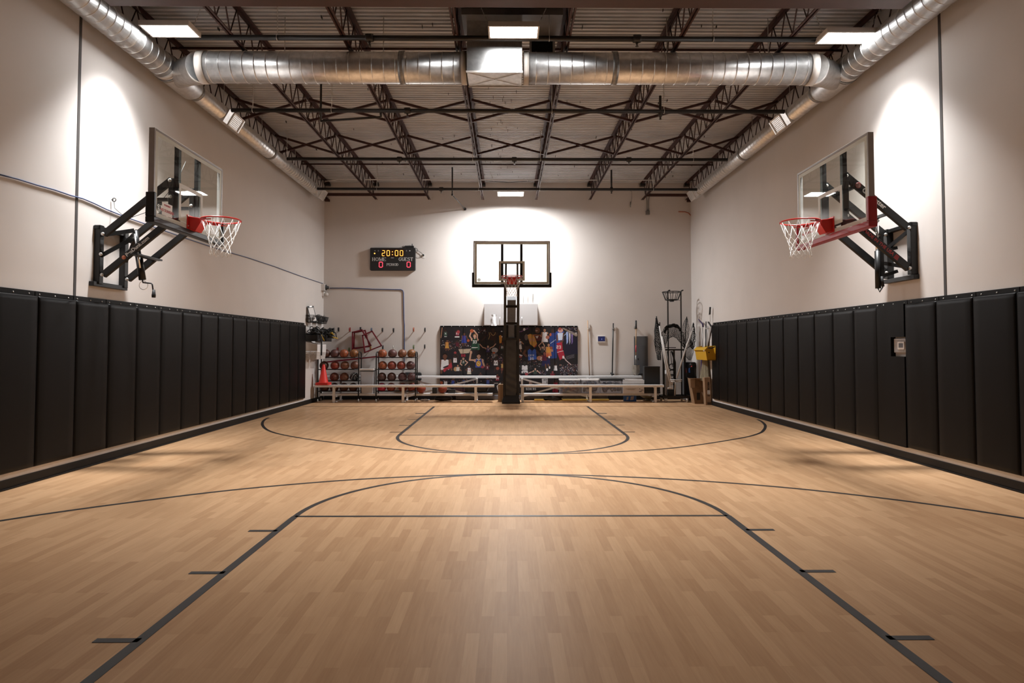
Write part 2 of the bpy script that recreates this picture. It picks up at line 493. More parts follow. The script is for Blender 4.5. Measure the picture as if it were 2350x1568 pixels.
def make_pad(name, x0, sgn, y0, y1, recess=False):
    """pad root on the wall plane; the cushion bulges into the room"""
    cy = (y0 + y1) / 2
    root = thing(name, 'black wall pad', 'wall pad', (x0, cy, PZ0))
    w_ = (y1 - y0) / 2 - 0.0035
    b = MB(); n = 10; th = 0.052; grid = []
    zs = [PZ0, PZ0 + 0.004, PZ0 + 0.018, PZ0 + 0.06] + [PZ0 + 0.06 + (PZ1 - PZ0 - 0.12) * i / 8 for i in range(1, 8)] + [PZ1 - 0.06, PZ1 - 0.018, PZ1 - 0.004, PZ1]
    ys = [-w_, -w_ + 0.0015, -w_ + 0.006, -w_ + 0.03] + [-w_ + 0.03 + (2 * w_ - 0.06) * i / 6 for i in range(1, 6)] + [w_ - 0.03, w_ - 0.006, w_ - 0.0015, w_]

    def prof(u, a, bb):
        d = min(u - a, bb - u)
        return 1 - (1 - min(1, max(0, d) / 0.012)) ** 3
    for z in zs:
        row = []
        for yy in ys:
            h = min(prof(z, PZ0, PZ1), prof(yy, -w_, w_))
            bul = 0.006 * (1 - (yy / w_) ** 2) * (1 - ((z - (PZ0 + PZ1) / 2) / ((PZ1 - PZ0) / 2)) ** 4)
            row.append((x0 + sgn * (0.008 + th * h + bul), cy + yy, z))
        grid.append(row)
    if sgn < 0: grid = grid[::-1]
    if recess:
        ra, rb, z0, z1 = recess; xf = x0 + sgn * 0.064
        b.box((x0, cy - w_, PZ0), (xf, cy + w_, z0)); b.box((x0, cy - w_, z1), (xf, cy + w_, PZ1)); b.box((x0, rb, z0), (xf, cy + w_, z1))
    else:
        b.surf(grid)
        b.box((x0, cy - w_, PZ0), (x0 + sgn * 0.009, cy + w_, PZ1))
    b.build('cushion', 'pad', root)
    b = MB(); b.box((x0, cy - w_, PZ1), (x0 + sgn * 0.014, cy + w_, PZ1 + 0.052)); b.build('nailing_strip', 'pad', root, bevel=0.003)
    b = MB()
    for dy in (-0.24, 0.0, 0.22): b.lathe((x0 + sgn * 0.014, cy + dy, PZ1 + 0.018), [(0.009, 0), (0.007, sgn * 0.004), (0.0, sgn * 0.006)], 8, 'X')
    for dy in (-0.24, 0.0, 0.22):
        c = MB(); c.lathe((x0 + sgn * 0.014, cy + dy, PZ1 + 0.018), [(0.010, 0), (0.008, sgn * 0.004), (0.0005, sgn * 0.007)], 8, 'X'); c.build('screw', 'bolt', root)
    return root


padL = None
for k in range(18):
    y1 = 16.10 - 0.612 * k; y0 = y1 - 0.612
    if padL is None: padL = p = make_pad('wall_pad', XL, 1, y0, y1)
    else: p = clone(padL); p.location.y = (y0 + y1) / 2
    tag(p, 'black padded wall mat on the left wall, %s from the back end of its row' % ORD[k], 'wall pad', 'black wall pads on the left wall')
padR = None
for k in range(17):
    y1 = 15.90 - 0.6 * k + (0.05 if k else 0); y1 = min(15.90, 15.95 - 0.6 * k); y0 = 15.95 - 0.6 * (k + 1)
    lab = 'black padded wall mat on the right wall, %s from the back end of its row' % ORD[k]
    if k == 12:
        p = make_pad('wall_pad', XR, -1, y0, y1, (y0, 8.44, 1.31, 1.56)); lab = 'black padded wall mat on the right wall with a square cut-out'
    elif k == 0: p = make_pad('wall_pad', XR, -1, y0, y1)
    elif padR is None: padR = p = make_pad('wall_pad', XR, -1, y0, y1)
    else: p = clone(padR); p.location.y = (y0 + y1) / 2
    tag(p, lab, 'wall pad', 'black wall pads on the right wall')

# ------------------------------------------------------------------ roof steel
JX = [-4.93, -3.60, -2.14, -0.67, 0.80, 2.28, 3.73, 4.95]
JY0, JY1 = 7.25, 17.79
ZT, ZBm = 5.96, 5.49


def make_joist(x):
    root = thing('roof_joist', 'joist', 'roof joist', (x, JY1, ZT))
    b = MB()
    for s_ in (-1, 1):
        b.box((x + s_ * 0.006, JY0, ZT - 0.007), (x + s_ * 0.055, JY1, ZT)); b.box((x + s_ * 0.006, JY0, ZT - 0.05), (x + s_ * 0.012, JY1, ZT))
    b.build('top_chord', 'joist', root)
    b = MB()
    for s_ in (-1, 1):
        b.box((x + s_ * 0.009, JY0 + 0.25, ZBm), (x + s_ * 0.015, JY1 - 0.02, ZBm + 0.036)); b.box((x + s_ * 0.009, JY0 + 0.25, ZBm), (x + s_ * 0.034, JY1 - 0.02, ZBm + 0.006))
    b.build('bottom_chord', 'joist', root)
    b = MB(); y = JY0 + 0.25; pts = []; up = False
    while y < JY1 - 0.1:
        pts.append((x, y, ZT - 0.03 if up else ZBm + 0.02)); y += 0.205; up = not up
    b.path(pts, 0.0105, 5)
    b.build('web_bar', 'joist', root)
    b = MB(); b.box((x - 0.07, JY1 - 0.13, ZT - 0.10), (x + 0.07, JY1, ZT - 0.03)); b.build('bearing_seat', 'pipe', root)
    return root


jr = None
jl = ['dark red open web roof joist tight against the left wall', 'dark red roof joist, first one out from the left wall', 'dark red roof joist, second one out from the left wall',
      'dark red roof joist just left of the duct box', 'dark red roof joist just right of the duct box', 'dark red roof joist, second one out from the right wall',
      'dark red roof joist, first one out from the right wall', 'dark red open web roof joist tight against the right wall']
for i, x in enumerate(JX):
    if jr is None: jr = p = make_joist(x)
    else: p = clone(jr); p.location.x = x
    tag(p, jl[i], 'roof joist', 'roof joists')
# girder across the room
g = thing('steel_girder', 'red brown steel girder crossing the ceiling above the camera end', 'girder', (0, 7.15, 5.3))
b = MB(); b.box((-4.50, 7.05, 5.30), (4.52, 7.27, 5.315)); b.build('bottom_flange', 'girder', g)
b = MB(); b.prism([(-4.50, 7.155, 5.315), (4.52, 7.155, 5.315), (4.52, 7.155, 5.60), (XR, 7.155, 5.60), (XR, 7.155, 5.86), (XL, 7.155, 5.86), (XL, 7.155, 5.60), (-4.50, 7.155, 5.60)], (0, .01, 0)); b.build('web_plate', 'girder', g)
b = MB(); b.box((XL, 7.05, 5.86), (XR, 7.27, 5.875)); b.build('top_flange', 'girder', g)


# bridging between joists
def bridging_x(i, y, lab):
    x0, x1 = JX[i], JX[i + 1]; zt, zb = ZT - 0.06, ZBm + 0.03
    root = thing('cross_bridging', lab, 'bridging', ((x0 + x1) / 2, y, zb), 'cross bridging between joists')
    for k, (za, zb_) in enumerate(((zt, zb), (zb, zt))):
        b = MB(); yo = y + (0.02 if k else -0.02)
        b.bar((x0 + 0.03, yo, za), (x1 - 0.03, yo, zb_), 0.006, 0.04); b.bar((x0 + 0.03, yo + 0.016, za - 0.018), (x1 - 0.03, yo + 0.016, zb_ - 0.018), 0.035, 0.006)
        b.build('diagonal_angle', 'joist', root)
    b = MB(); b.box((x0 + 0.012, y - 0.04, zb - 0.02), (x0 + 0.04, y + 0.04, zb + 0.03)); b.build('clip', 'joist', root)
    b = MB(); b.box((x1 - 0.04, y - 0.04, zb - 0.02), (x1 - 0.012, y + 0.04, zb + 0.03)); b.build('clip', 'joist', root)


GAPS = ['in the bay beside the left wall', 'in the second bay from the left wall', 'in the third bay from the left wall', 'in the middle bay',
        'in the third bay from the right wall', 'in the second bay from the right wall', 'in the bay beside the right wall']
for y, nm in ((11.6, 'nearer row'), (13.6, 'farther row')):
    for i in range(7): bridging_x(i, y, 'dark red crossed bracing, %s, %s' % (nm, GAPS[i]))
for y, z, lab in ((9.63, ZT - 0.06, 'thin dark red bracing rod running across the joists above the cross duct'),
                  (15.8, ZT - 0.06, 'thin dark red bracing rod running across the joists near the back wall')):
    b = MB(); b.box((XL, y - 0.015, z), (XR, y + 0.015, z + 0.006)); b.box((XL, y - 0.015, z), (XR, y - 0.009, z + 0.03))
    tag(b.build('bracing_rod', 'joist', origin=(0, y, z)), lab, 'bracing')
for x0, x1, side in ((XL, JX[2] - 0.02, 'left'), (JX[6], XR, 'right')):
    b = MB(); b.box((x0, 17.17, 5.46), (x1, 17.18, 5.53)); b.box((x0, 17.18, 5.46), (x1, 17.23, 5.467))
    tag(b.build('bracing_angle', 'joist', origin=((x0 + x1) / 2, 17.2, 5.5)), 'dark red steel angle bracing the joists in the back %s corner' % side, 'bracing')


# ------------------------------------------------------------------ sprinkler pipes
def sprinkler(y, z, x0, x1, r, lab, heads, hangers, risers=()):
    root = thing('sprinkler_pipe', lab, 'sprinkler pipe', ((x0 + x1) / 2, y, z), 'black sprinkler pipes')
    b = MB(); b.tube((x0, y, z), (x1, y, z), r, 12); b.build('pipe', 'pipe', root)
    for hx in heads:
        b = MB(); b.lathe((hx, y, z), [(r * 1.45, -0.05), (r * 1.55, -0.03), (r * 1.55, 0.03), (r * 1.45, 0.05)], 12, 'X')
        b.lathe((hx, y, z - r), [(0.02, 0), (0.018, -0.03), (0.008, -0.04), (0.008, -0.06), (0.022, -0.064), (0.022, -0.068)], 10)
        b.build('sprinkler_head', 'pipe', root)
    for hx in hangers:
        b = MB(); b.tube((hx, y, z + r), (hx, y, ZC), 0.006, 6); b.ring((hx, y, z), r * 1.12, 0.005, 'X', 16, 5)
        b.build('hanger', 'bolt', root)
    for rx, z0, z1 in risers:
        b = MB(); b.tube((rx, y, z0), (rx, y, z1), 0.022, 8); b.tube((rx, y, z0 + 0.12), (rx, y, z0 + 0.02), 0.034, 8); b.lathe((rx, y, z0 - 0.04), [(0.012, 0), (0.022, 0.004), (0.012, 0.03), (0.012, 0.04)], 8); b.build('riser', 'pipe', root)


PR = 0.034
sprinkler(8.36, 5.47, -4.30, 4.35, PR, 'black sprinkler pipe nearest the camera, beside the three front lights', [-1.8, 1.7], [-3.0, .55, 2.7])
sprinkler(10.62, 5.34, -4.55, 4.60, PR, 'black sprinkler pipe just behind the round cross duct', [-1.65], [-4.2, -2.9, .74, 2.6], [(2.54, 5.24, 5.60)])
sprinkler(13.46, 5.36, -4.60, 4.62, PR, 'black sprinkler pipe below the farther row of crossed bracing', [-2.25, .15, 2.55], [-4.6, -.72, .7, 3.9])
sprinkler(15.85, 5.315, -4.66, 4.68, PR, 'black sprinkler pipe closest to the back wall', [-1.62], [-3.2, -.7, .8, 3.6], [(2.57, 5.25, 5.80)])
# short drop pieces and conduits under the roof
b = MB(); b.tube((-3.16, 10.9, 5.96), (-3.16, 10.9, 5.26), 0.018, 8); b.tube((-3.16, 10.9, 5.26), (-2.1, 10.7, 5.26), 0.02, 8); b.tube((-2.1, 10.7, 5.26), (-2.1, 10.66, 5.33), 0.02, 8)
tag(b.build('pipe_drop', 'pipe', origin=(-3.16, 10.9, 5.26)), 'black pipe offset hanging under the second joist bay behind the duct', 'pipe')
a = at(1038, 384, 16.15); c = at(1038, 447, 16.15); d = at(1067, 480, 17.78); b = MB(); b.tube(a, c, 0.018, 8); b.tube(c, d, 0.012, 8); b.sphere(c, 0.03, 8, 6); b.lathe(d, [(0.04, -0.02), (0.04, 0)], 10, 'Y')
tag(b.build('sway_brace', 'pipe', origin=c), 'grey brace bent from the roof down to the back wall', 'brace')
b = MB(); b.path([(-4.6, 16.3, 5.62), (-4.3, 16.35, 5.68), (-4.0, 16.4, 5.69), (4.6, 16.4, 5.69)], 0.014, 6)
tag(b.build('conduit', 'white', origin=(0, 16.4, 5.69)), 'thin white conduit running across the joists near the back wall', 'conduit')
b = MB(); b.path([(-4.9, 16.7, 5.76), (-0.7, 16.7, 5.76), (0.05, 16.7, 5.70), (0.8, 16.7, 5.76), (4.9, 16.7, 5.76)], 0.008, 5)
tag(b.build('cable', 'pipe', origin=(0, 16.7, 5.76)), 'thin dark cable sagging between joists just before the back wall', 'cable')
rnd = random.Random(5)
b = MB()
for k in range(150):
    x = rnd.uniform(-4.6, 4.6); y = rnd.uniform(7.6, 17.4)
    if rnd.random() < .45: x = rnd.gauss(-0.15, .25)
    b.box((x, y, ZC - 0.035), (x + 0.006, y + rnd.uniform(.02, .09), ZC - 0.001))
o = b.build('roof_screws', 'dark', ceil); o['kind'] = 'stuff'; o['label'] = 'dark roofing screw tips poking through the deck'

# ------------------------------------------------------------------ ducts
ZD, YD, YTEE = 5.26, 8.79, 9.36


def duct_run(b, p, q, r, n=36, pitchd=0.155, rib=0.0045):
    p = Vector(p); q = Vector(q); L_ = (q - p).length; d = (q - p).normalized()
    k = max(1, int(L_ / pitchd))
    b.path([p, q], r, n)
    for i in range(1, k):
        c = p + d * (L_ * i / k)
        b.path([c - d * 0.005, c - d * 0.002, c + d * 0.002, c + d * 0.005], [r - 0.001, r + rib, r + rib, r - 0.001], n, cap=False)


def band(p, d, r, wd, name, m, parent):
    b = MB(); p = Vector(p); d = Vector(d).normalized(); b.path([p - d * wd / 2, p + d * wd / 2], r, 36); return b.build(name, m, parent)


cd = thing('cross_duct', 'big round galvanised duct crossing the whole room under the roof', 'air duct', (0, YD, ZD))
RC = 0.2085
b = MB(); b.box((-0.54, 8.51, 5.085), (0.20, 8.98, 5.95)); o = b.build('plenum_box', 'galv', cd, bevel=0.006); o['label'] = 'square sheet metal duct box'
b = MB(); b.box((-0.545, 8.497, 5.075), (0.205, 8.51, 5.10)); b.box((-0.545, 8.975, 5.075), (0.205, 8.988, 5.10)); b.build('sealed_seam', 'seal', cd)
b = MB(); b.bar((-0.52, 8.53, 5.083), (0.18, 8.96, 5.083), 0.012, 0.008); b.bar((-0.52, 8.96, 5.083), (0.18, 8.53, 5.083), 0.012, 0.008); b.build('cross_crease', 'galv', cd)
for s_, x0, x1 in ((-1, -0.56, -4.19), (1, 0.23, 4.22)):
    b = MB(); duct_run(b, (x0, YD, ZD), (x1, YD, ZD), RC); b.build('spiral_duct', 'galv', cd)
    band((x0 + s_ * 0.03, YD, ZD), (1, 0, 0), RC + 0.012, 0.07, 'collar', 'seal', cd)
    band((x1 - s_ * 0.05, YD, ZD), (1, 0, 0), RC + 0.012, 0.10, 'collar', 'seal', cd)
    xm = -1.43 if s_ < 0 else 1.465
    band((xm, YD, ZD), (1, 0, 0), RC + 0.010, 0.075, 'joint_band', 'galvband', cd)
    for hx in ((-3.05, -1.7) if s_ < 0 else (2.2, 3.6)):
        b = MB(); b.tube((hx, YD, ZD + RC), (hx, YD, ZC), 0.006, 6); b.build('hanger_rod', 'bolt', cd)

for s_, X, side in ((-1, -4.80, 'left'), (1, 4.82, 'right')):
    sd = thing('side_duct', 'round galvanised duct running along the top of the %s wall to the back' % side, 'air duct', (X, 9.4, 5.38), 'side ducts')
    RB, RS = 0.172, 0.132
    ZS = 5.365
    b = MB(); duct_run(b, (X, YF, ZS), (X, 9.0, ZS), RB, 32); b.build('near_duct', 'galv', sd)
    band((X, 8.98, ZS), (0, 1, 0), RB + 0.014, 0.09, 'collar', 'seal', sd)
    band((X, 9.07, ZS), (0, 1, 0), RB + 0.024, 0.05, 'collar', 'galvband', sd)
    # tee body with a cone towards the cross duct
    b = MB(); b.path([(X, 9.0, ZS), (X, 9.12, ZS), (X, 9.75, ZS), (X, 9.86, ZS)], [RB + 0.004, RB + 0.015, RB + 0.015, RS + 0.008], 32)
    xe = -4.24 if s_ < 0 else 4.27
    b.path([(X, YTEE, ZS), ((X + xe) / 2 + s_ * 0.02, (YTEE + YD) / 2, (ZS + ZD) / 2), (xe - s_ * 0.02, YD + 0.04, ZD), (xe - s_ * 0.06, YD, ZD)], [RB * 0.98, RB * 1.08, RC, RC + 0.005], 32)
    b.build('tee_fitting', 'galv', sd)
    band((X, 9.88, ZS), (0, 1, 0), RS + 0.016, 0.06, 'collar', 'galvband', sd)
    b = MB(); duct_run(b, (X, 9.86, ZS), (X, 16.6, ZS), RS, 28, 0.13, 0.005); b.lathe((X, 16.6, ZS), [(RS, 0), (RS * .6, 0.02), (0.0, 0.025)], 24, 'Y', caps=False); b.build('far_duct', 'galv', sd)
    band((X, 13.02, ZS), (0, 1, 0), RS + 0.012, 0.07, 'joint_band', 'galvband', sd)
    # supply grilles: boot, frame, slats; facing the room and down
    for yc in (11.02, 16.3):
        n = Vector((-s_ * math.cos(R(30)), 0, -math.sin(R(30)))); t = Vector((0, 1, 0)); u = n.cross(t)
        c = Vector((X, yc, ZS))
        rot = Matrix((t, u, n)).transposed()
        b = MB(); b.cbox(c + n * 0.105, (0.62, 0.235, 0.09), rot); b.build('grille_boot', 'galv', sd)
        gr_ = MB()
        off = Vector((0, 0.06, 0)); w2, h2 = 0.19, 0.115
        cc = c + n * 0.155 + off
        for a_, b_, dx, dy in ((-w2, 0, .022, .25), (w2, 0, .022, .25), (0, -h2, .40, .022), (0, h2, .40, .022)):
            gr_.cbox(cc + t * a_ + u * b_, (dx, dy, 0.014), rot)
        go = gr_.build('grille_frame', 'grille', sd); go['label'] = 'white louvred supply grille'
        for k in range(7):
            sl = MB(); sl.cbox(cc + u * (-0.085 + k * 0.0283), (0.36, 0.006, 0.012), rot); sl.build('louvre', 'grille', go)
        bk = MB(); bk.cbox(cc - n * 0.008, (0.38, 0.225, 0.004), rot); bk.build('grille_back', 'dark', go)
    for hy in (10.9, 12.6, 14.6, 16.1):
        b = MB(); b.tube((X, hy, ZS + RS), (X, hy, ZC), 0.006, 6); b.build('hanger_rod', 'bolt', sd)

# roof unit curb above the duct box
rc = thing('roof_unit_curb', 'grey sheet metal curb and dark opening above the centre light', 'duct curb', (0.07, 8.6, 5.9))
b = MB(); b.box((-0.6, 8.35, 5.78), (0.73, 9.05, 5.965)); b.build('curb_panel', mat('curb_grey', (0.20, 0.19, 0.19), 0.45, metal=0.3, noise=0.15, nscale=4), rc)
b = MB(); b.box((-0.62, 7.3, 5.86), (0.75, 8.34, 5.965)); b.build('curb_opening', 'blackmat', rc)
b = MB()
for a_, c_ in (((0.33, 9.02, 5.80), (0.33, 9.05, 5.55)), ((0.66, 9.02, 5.80), (0.66, 9.05, 5.55))): b.bar(a_, c_, 0.03, 0.03)
b.bar((0.33, 9.02, 5.79), (0.66, 9.02, 5.79), 0.02, 0.03); b.build('return_frame', 'galv', rc)
b = MB(); b.box((0.345, 9.06, 5.55), (0.645, 9.075, 5.79)); b.build('return_opening', 'dark', rc)


# ------------------------------------------------------------------ ceiling lights
SPREAD = 90


def light_panel(x, y, z, wx, wy, lab, beam=1.0, spread=SPREAD, tilt=(0,)):
    root = thing('ceiling_light', lab, 'ceiling light', (x, y, z), 'LED panel lights')
    b = MB(); b.box((x - wx / 2, y - wy / 2, z), (x + wx / 2, y + wy / 2, z + 0.004))
    o = b.build('diffuser', mat('lit_diffuser', (0.9, 0.9, 0.9), 0.5, emit=LAMPCOL, estr=LAMP), root)
    for tl in tilt:      # added area lights, one per tilt; two tilts flatten the floor brightness
        ld = bpy.data.lights.new('added_beam', 'AREA'); ld.shape = 'RECTANGLE'; ld.size = wx; ld.size_y = wy
        ld.energy = BEAM * beam / len(tilt); ld.color = LAMPCOL; ld.spread = R(spread)
        lo = bpy.data.objects.new('added_beam', ld); COL.objects.link(lo); lo.parent = root; lo.location = (0, 0, -0.004 - 0.06 * abs(math.sin(R(tl)))); lo.rotation_euler = (R(tl), 0, 0)
    b = MB(); t = 0.022
    for a_, c_ in (((-wx / 2 - t, -wy / 2 - t), (wx / 2 + t, -wy / 2)), ((-wx / 2 - t, wy / 2), (wx / 2 + t, wy / 2 + t)), ((-wx / 2 - t, -wy / 2), (-wx / 2, wy / 2)), ((wx / 2, -wy / 2), (wx / 2 + t, wy / 2))):
        b.box((x + a_[0], y + a_[1], z - 0.012), (x + c_[0], y + c_[1], z + 0.02))
    b.box((x - wx / 2 - t, y - wy / 2 - t, z + 0.02), (x + wx / 2 + t, y + wy / 2 + t, z + 0.05)); b.build('housing', 'white', root)
    b = MB(); b.box((x - 0.12, y - 0.04, z + 0.05), (x + 0.12, y + 0.04, z + 0.085)); b.build('driver_box', 'white', root)
    for s_ in (-1, 1):
        b = MB(); p = Vector((x + s_ * (wx / 2), y, z + 0.05)); q = Vector((x + s_ * (wx / 2 + 0.22), y - 0.06, ZC))
        k = max(3, int((q - p).length / 0.03))
        for i in range(k):
            a_ = p.lerp(q, i / k); c_ = p.lerp(q, (i + 0.8) / k)
            b.bar(a_, c_, 0.012 if i % 2 else 0.004, 0.004 if i % 2 else 0.012)
        b.build('chain', 'bolt', root)


light_panel(-4.28, 8.14, 5.45, 0.585, 0.29, 'square white lit panel light beside the left side duct', 0.52)
light_panel(0.082, 8.14, 5.45, 0.60, 0.29, 'white lit panel light hanging in front of the duct box', 0.82, 76, (21, -19))
light_panel(4.36, 8.20, 5.42, 0.59, 0.29, 'white lit panel light partly behind the right side duct', 0.52)
light_panel(0.09, 16.66, 5.40, 0.64, 0.45, 'white lit panel light close to the back wall', 1.6, 172)


# ------------------------------------------------------------------ basketball hoops
def hoop_board(root, C, n, r, hw, h, fm, padm, rim_h, stickers=(), post_u=0.2, post_m='black'):
    """backboard, rim and net; C: bottom centre of the glass front, n: out of the glass, r: to the right seen from the court"""
    C = Vector(C); n = Vector(n); r = Vector(r); z = Vector((0, 0, 1))
    P = lambda u, v, w_: C + r * u + z * v + n * w_
    Rm = Matrix((r, -n, z)).transposed()     # local x: right, y: away from the court, z: up

    def bx(b, u0, u1, v0, v1, w0, w1): b.cbox(P((u0 + u1) / 2, (v0 + v1) / 2, (w0 + w1) / 2), (abs(u1 - u0), abs(w1 - w0), abs(v1 - v0)), Rm)
    b = MB(); bx(b, -hw + .02, hw - .02, .02, h - .02, -.012, 0); gl = b.build('glass_panel', 'glass', root)
    b = MB(); t = .028
    for q in ((-hw, -hw + t, 0, h), (hw - t, hw, 0, h), (-hw + t, hw - t, 0, t), (-hw + t, hw - t, h - t, h)): bx(b, *q, -.06, .006)
    b.build('board_frame', fm, root, bevel=.003)
    bl = MB(); t2 = .048; g = t + .004
    for q in ((-hw + g, -hw + g + t2, g, h - g), (hw - g - t2, hw - g, g, h - g), (-hw + g + t2, hw - g - t2, g, g + t2), (-hw + g + t2, hw - g - t2, h - g - t2, h - g)): bx(bl, *q, .0008, .002)
    bl.build('border_stripe', 'lineprint', gl)
    bl = MB(); a, v0, v1 = .305, rim_h - .06, rim_h + .40
    for q in ((-a, -a + .05, v0, v1), (a - .05, a, v0, v1), (-a + .05, a - .05, v1 - .05, v1), (-a + .05, a - .05, v0, v0 + .05)): bx(bl, *q, .0008, .002)
    bl.build('target_square', 'lineprint', gl)
    # lower edge padding
    b = MB()
    bx(b, -hw - .03, hw + .03, -.045, .022, -.07, .03); bx(b, -hw - .03, -hw + .022, .022, .30, -.07, .03); bx(b, hw - .022, hw + .03, .022, .30, -.07, .03)
    o = b.build('edge_padding', padm, root, bevel=.008)
    for s_ in (-1, 1):
        b = MB(); bx(b, s_ * post_u - .03, s_ * post_u + .03, -.02, h - .03, -.075, -.02); b.build('back_post', post_m, root)
    # rim
    rc_ = P(0, rim_h, .155 + .229)
    b = MB(); b.ring(rc_, .236, .0095, 'Z', 40, 8)
    b.path([rc_ + (r * math.cos(R(t_)) - n * math.sin(R(t_))) * .236 - z * .03 for t_ in range(5, 176, 10)], .007, 6)
    k = [(math.cos(R(t_)), math.sin(R(t_))) for t_ in range(20, 161, 10)]
    b.surf([[rc_ + (r * c_ - n * s_) * .243 - z * .004 for c_, s_ in k], [rc_ + (r * c_ - n * s_) * .243 - z * .036 for c_, s_ in k]])
    rim = b.build('rim', 'red', root)
    b = MB(); pr = [(0, .035), (.15, .012), (.165, -.045), (.10, -.155), (0, -.135)]
    b.prism([P(-.085, rim_h + v, w_) for w_, v in pr], r * .17); bx(b, -.115, .115, rim_h - .15, rim_h + .05, .002, .012)
    b.build('rim_bracket', 'red', rim, bevel=.005)
    b = MB()
    for u in (-.095, .095):
        for v in (-.09, .03): b.lathe(P(u, rim_h + v, .012), [(.011, 0), (.009, .008), (0, .009)], 8, 'X' if abs(n.x) > .5 else 'Y')
    bb = b.build('rim_bolts', 'bolt', rim)
    b = MB(); lv = [(-.012, .228), (-.17, .182), (-.225, .158), (-.275, .14), (-.325, .126), (-.375, .118), (-.425, .124), (-.455, .132)]
    rr = random.Random(int(C.x * 100)); N_ = 12
    jit = {}
    for s_ in (-1, 1):
        for k_ in range(N_):
            pts = []; a_ = 360 / N_ * k_
            for i, (dz, ra) in enumerate(lv):
                key = (i, round((a_ % 360), 1))
                if key not in jit: jit[key] = (rr.uniform(-.006, .006), rr.uniform(-.008, .008)) if i else (0, 0)
                j = jit[key]
                pts.append(rc_ + Vector(((ra + j[0]) * math.cos(R(a_)), (ra + j[0]) * math.sin(R(a_)), dz + j[1])))
                if i < len(lv) - 1: a_ += s_ * 360 / N_ / 2
            b.path(pts, .0029, 5)
    b.build('net', 'net', root)
    # stickers on the glass
    for (u, v, sw, sh, txt, size) in stickers:
        if txt is None:
            b = MB(); c_ = P(u, v, .003)
            for t_ in (sw, sw * .55): b.ring(c_, t_, .004, 'X' if abs(n.x) > .5 else 'Y', 20, 4)
            bx(b, u - sw, u + sw, v - .003, v + .003, .002, .004); b.build('round_emblem', 'blackmat', gl)
        else:
            b = MB(); bx(b, u - sw / 2, u + sw / 2, v - sh / 2, v + sh / 2, .002, .0035); st = b.build('warning_sticker', 'lettering', gl)
            for i, (t_, sz, dv) in enumerate(txt): text_mesh(t_, sz, 'sticker_lettering', 'redtext', st, P(u, v + dv, .0045), r, z, bold=.001)
    return P


def bolt(b, p, ax, s_=1, r_=.022):
    b.lathe(p, [(r_, 0), (r_, s_ * .01), (r_ * .7, s_ * .016), (0, s_ * .017)], 8, ax)


# ---- left wall hoop
H = thing('wall_basketball_hoop', 'glass backboard hoop with red rim on the left wall, black padded lower edge', 'basketball hoop', (-5.0, 8.2, 2.3), 'basketball hoops')
hoop_board(H, (-4.02, 8.23, 2.89), (1, 0, 0), (0, 1, 0), .885, 1.045, 'aludark', 'black', .155,
           stickers=[(-.58, .16, .23, .15, [('WARNING', .03, .045), ('NO DUNKING', .047, -.02)], 0), (-.765, .15, .042, 0, None, 0)], post_u=.255)
YA, YC = 7.94, 8.46
for yy in (YA, YC): b = MB(); b.box((-5.03, yy - .04, 2.20), (-4.955, yy + .04, 2.92)); b.build('wall_channel', 'black', H, bevel=.004)
b = MB(); b.box((-5.03, YA - .12, 2.17), (-4.97, YC + .06, 2.225)); b.build('wall_crossbar', 'black', H, bevel=.004)
b = MB(); b.box((-5.03, YA - .06, 2.87), (-4.97, YC + .06, 2.91)); b.build('wall_crossbar', 'black', H, bevel=.004)
arm = {}
for yy, lab in ((YA, 'near'), (YC, 'far')):
    for k, (z0, z1) in enumerate(((2.81, 3.485), (2.31, 2.985))):
        b = MB(); b.bar((-4.93, yy, z0), (-4.115, yy, z1), .05, .078)
        arm[lab, k] = b.build('upper_arm' if k == 0 else 'lower_arm', 'black', H, bevel=.004)
    b = MB(); b.box((-4.145, yy - .03, 2.92), (-4.085, yy + .03, 3.50)); b.build('board_upright', 'black', H, bevel=.004)
    for p in ((-4.93, yy - .027, 2.81), (-4.93, yy - .027, 2.31), (-4.125, yy - .032, 3.47), (-4.115, yy - .032, 3.27), (-4.94, yy - .042, 2.56)):
        b = MB(); bolt(b, p, 'Y', -1); b.build('pivot_bolt', 'bolt', H)
b = MB(); b.bar((-4.35, YA, 3.24), (-4.35, YC, 3.24), .06, .03); b.bar((-4.16, YA, 3.24), (-4.35, YA, 3.24), .04, .04); b.bar((-4.16, YC, 3.24), (-4.35, YC, 3.24), .04, .04); b.build('arm_crossbar', 'black', H)
b = MB(); b.bar((-4.56, YA - .03, 2.565), (-4.56, YC + .03, 2.565), .11, .022); b.build('arm_crossbar', 'black', H, bevel=.003)
b = MB(); b.bar((-4.93, YA + .02, 2.81), (-4.70, 8.17, 2.90), .03, .05); b.bar((-4.93, YC - .02, 2.81), (-4.70, 8.23, 2.90), .03, .05)
b.bar((-4.96, YA, 2.55), (-4.72, 8.18, 2.80), .025, .05); b.bar((-4.96, YC, 2.55), (-4.72, 8.22, 2.80), .025, .05); b.build('jack_strut', 'black', H)
b = MB(); b.tube((-4.70, 8.2, 2.90), (-4.655, 8.2, 2.60), .03, 12); b.tube((-4.655, 8.2, 2.60), (-4.60, 8.2, 2.28), .042, 12); b.build('jack_tube', 'black', H)
b = MB(); b.tube((-4.675, 8.14, 2.85), (-4.60, 8.14, 2.42), .012, 8); b.build('jack_rod', 'chrome', H)
b = MB(); b.path([(-4.60, 8.2, 2.28), (-4.595, 8.2, 2.245), (-4.49, 8.2, 2.235), (-4.475, 8.2, 2.22), (-4.465, 8.2, 2.15)], .009, 8)
b.lathe((-4.455, 8.2, 2.055), [(.022, 0), (.024, .03), (.015, .1)], 12); b.build('crank_handle', 'blackmat', H)
b = MB(); b.ring((-4.585, 8.2, 2.21), .055, .003, 'Y', 20, 4); b.build('lock_ring', 'bolt', H)
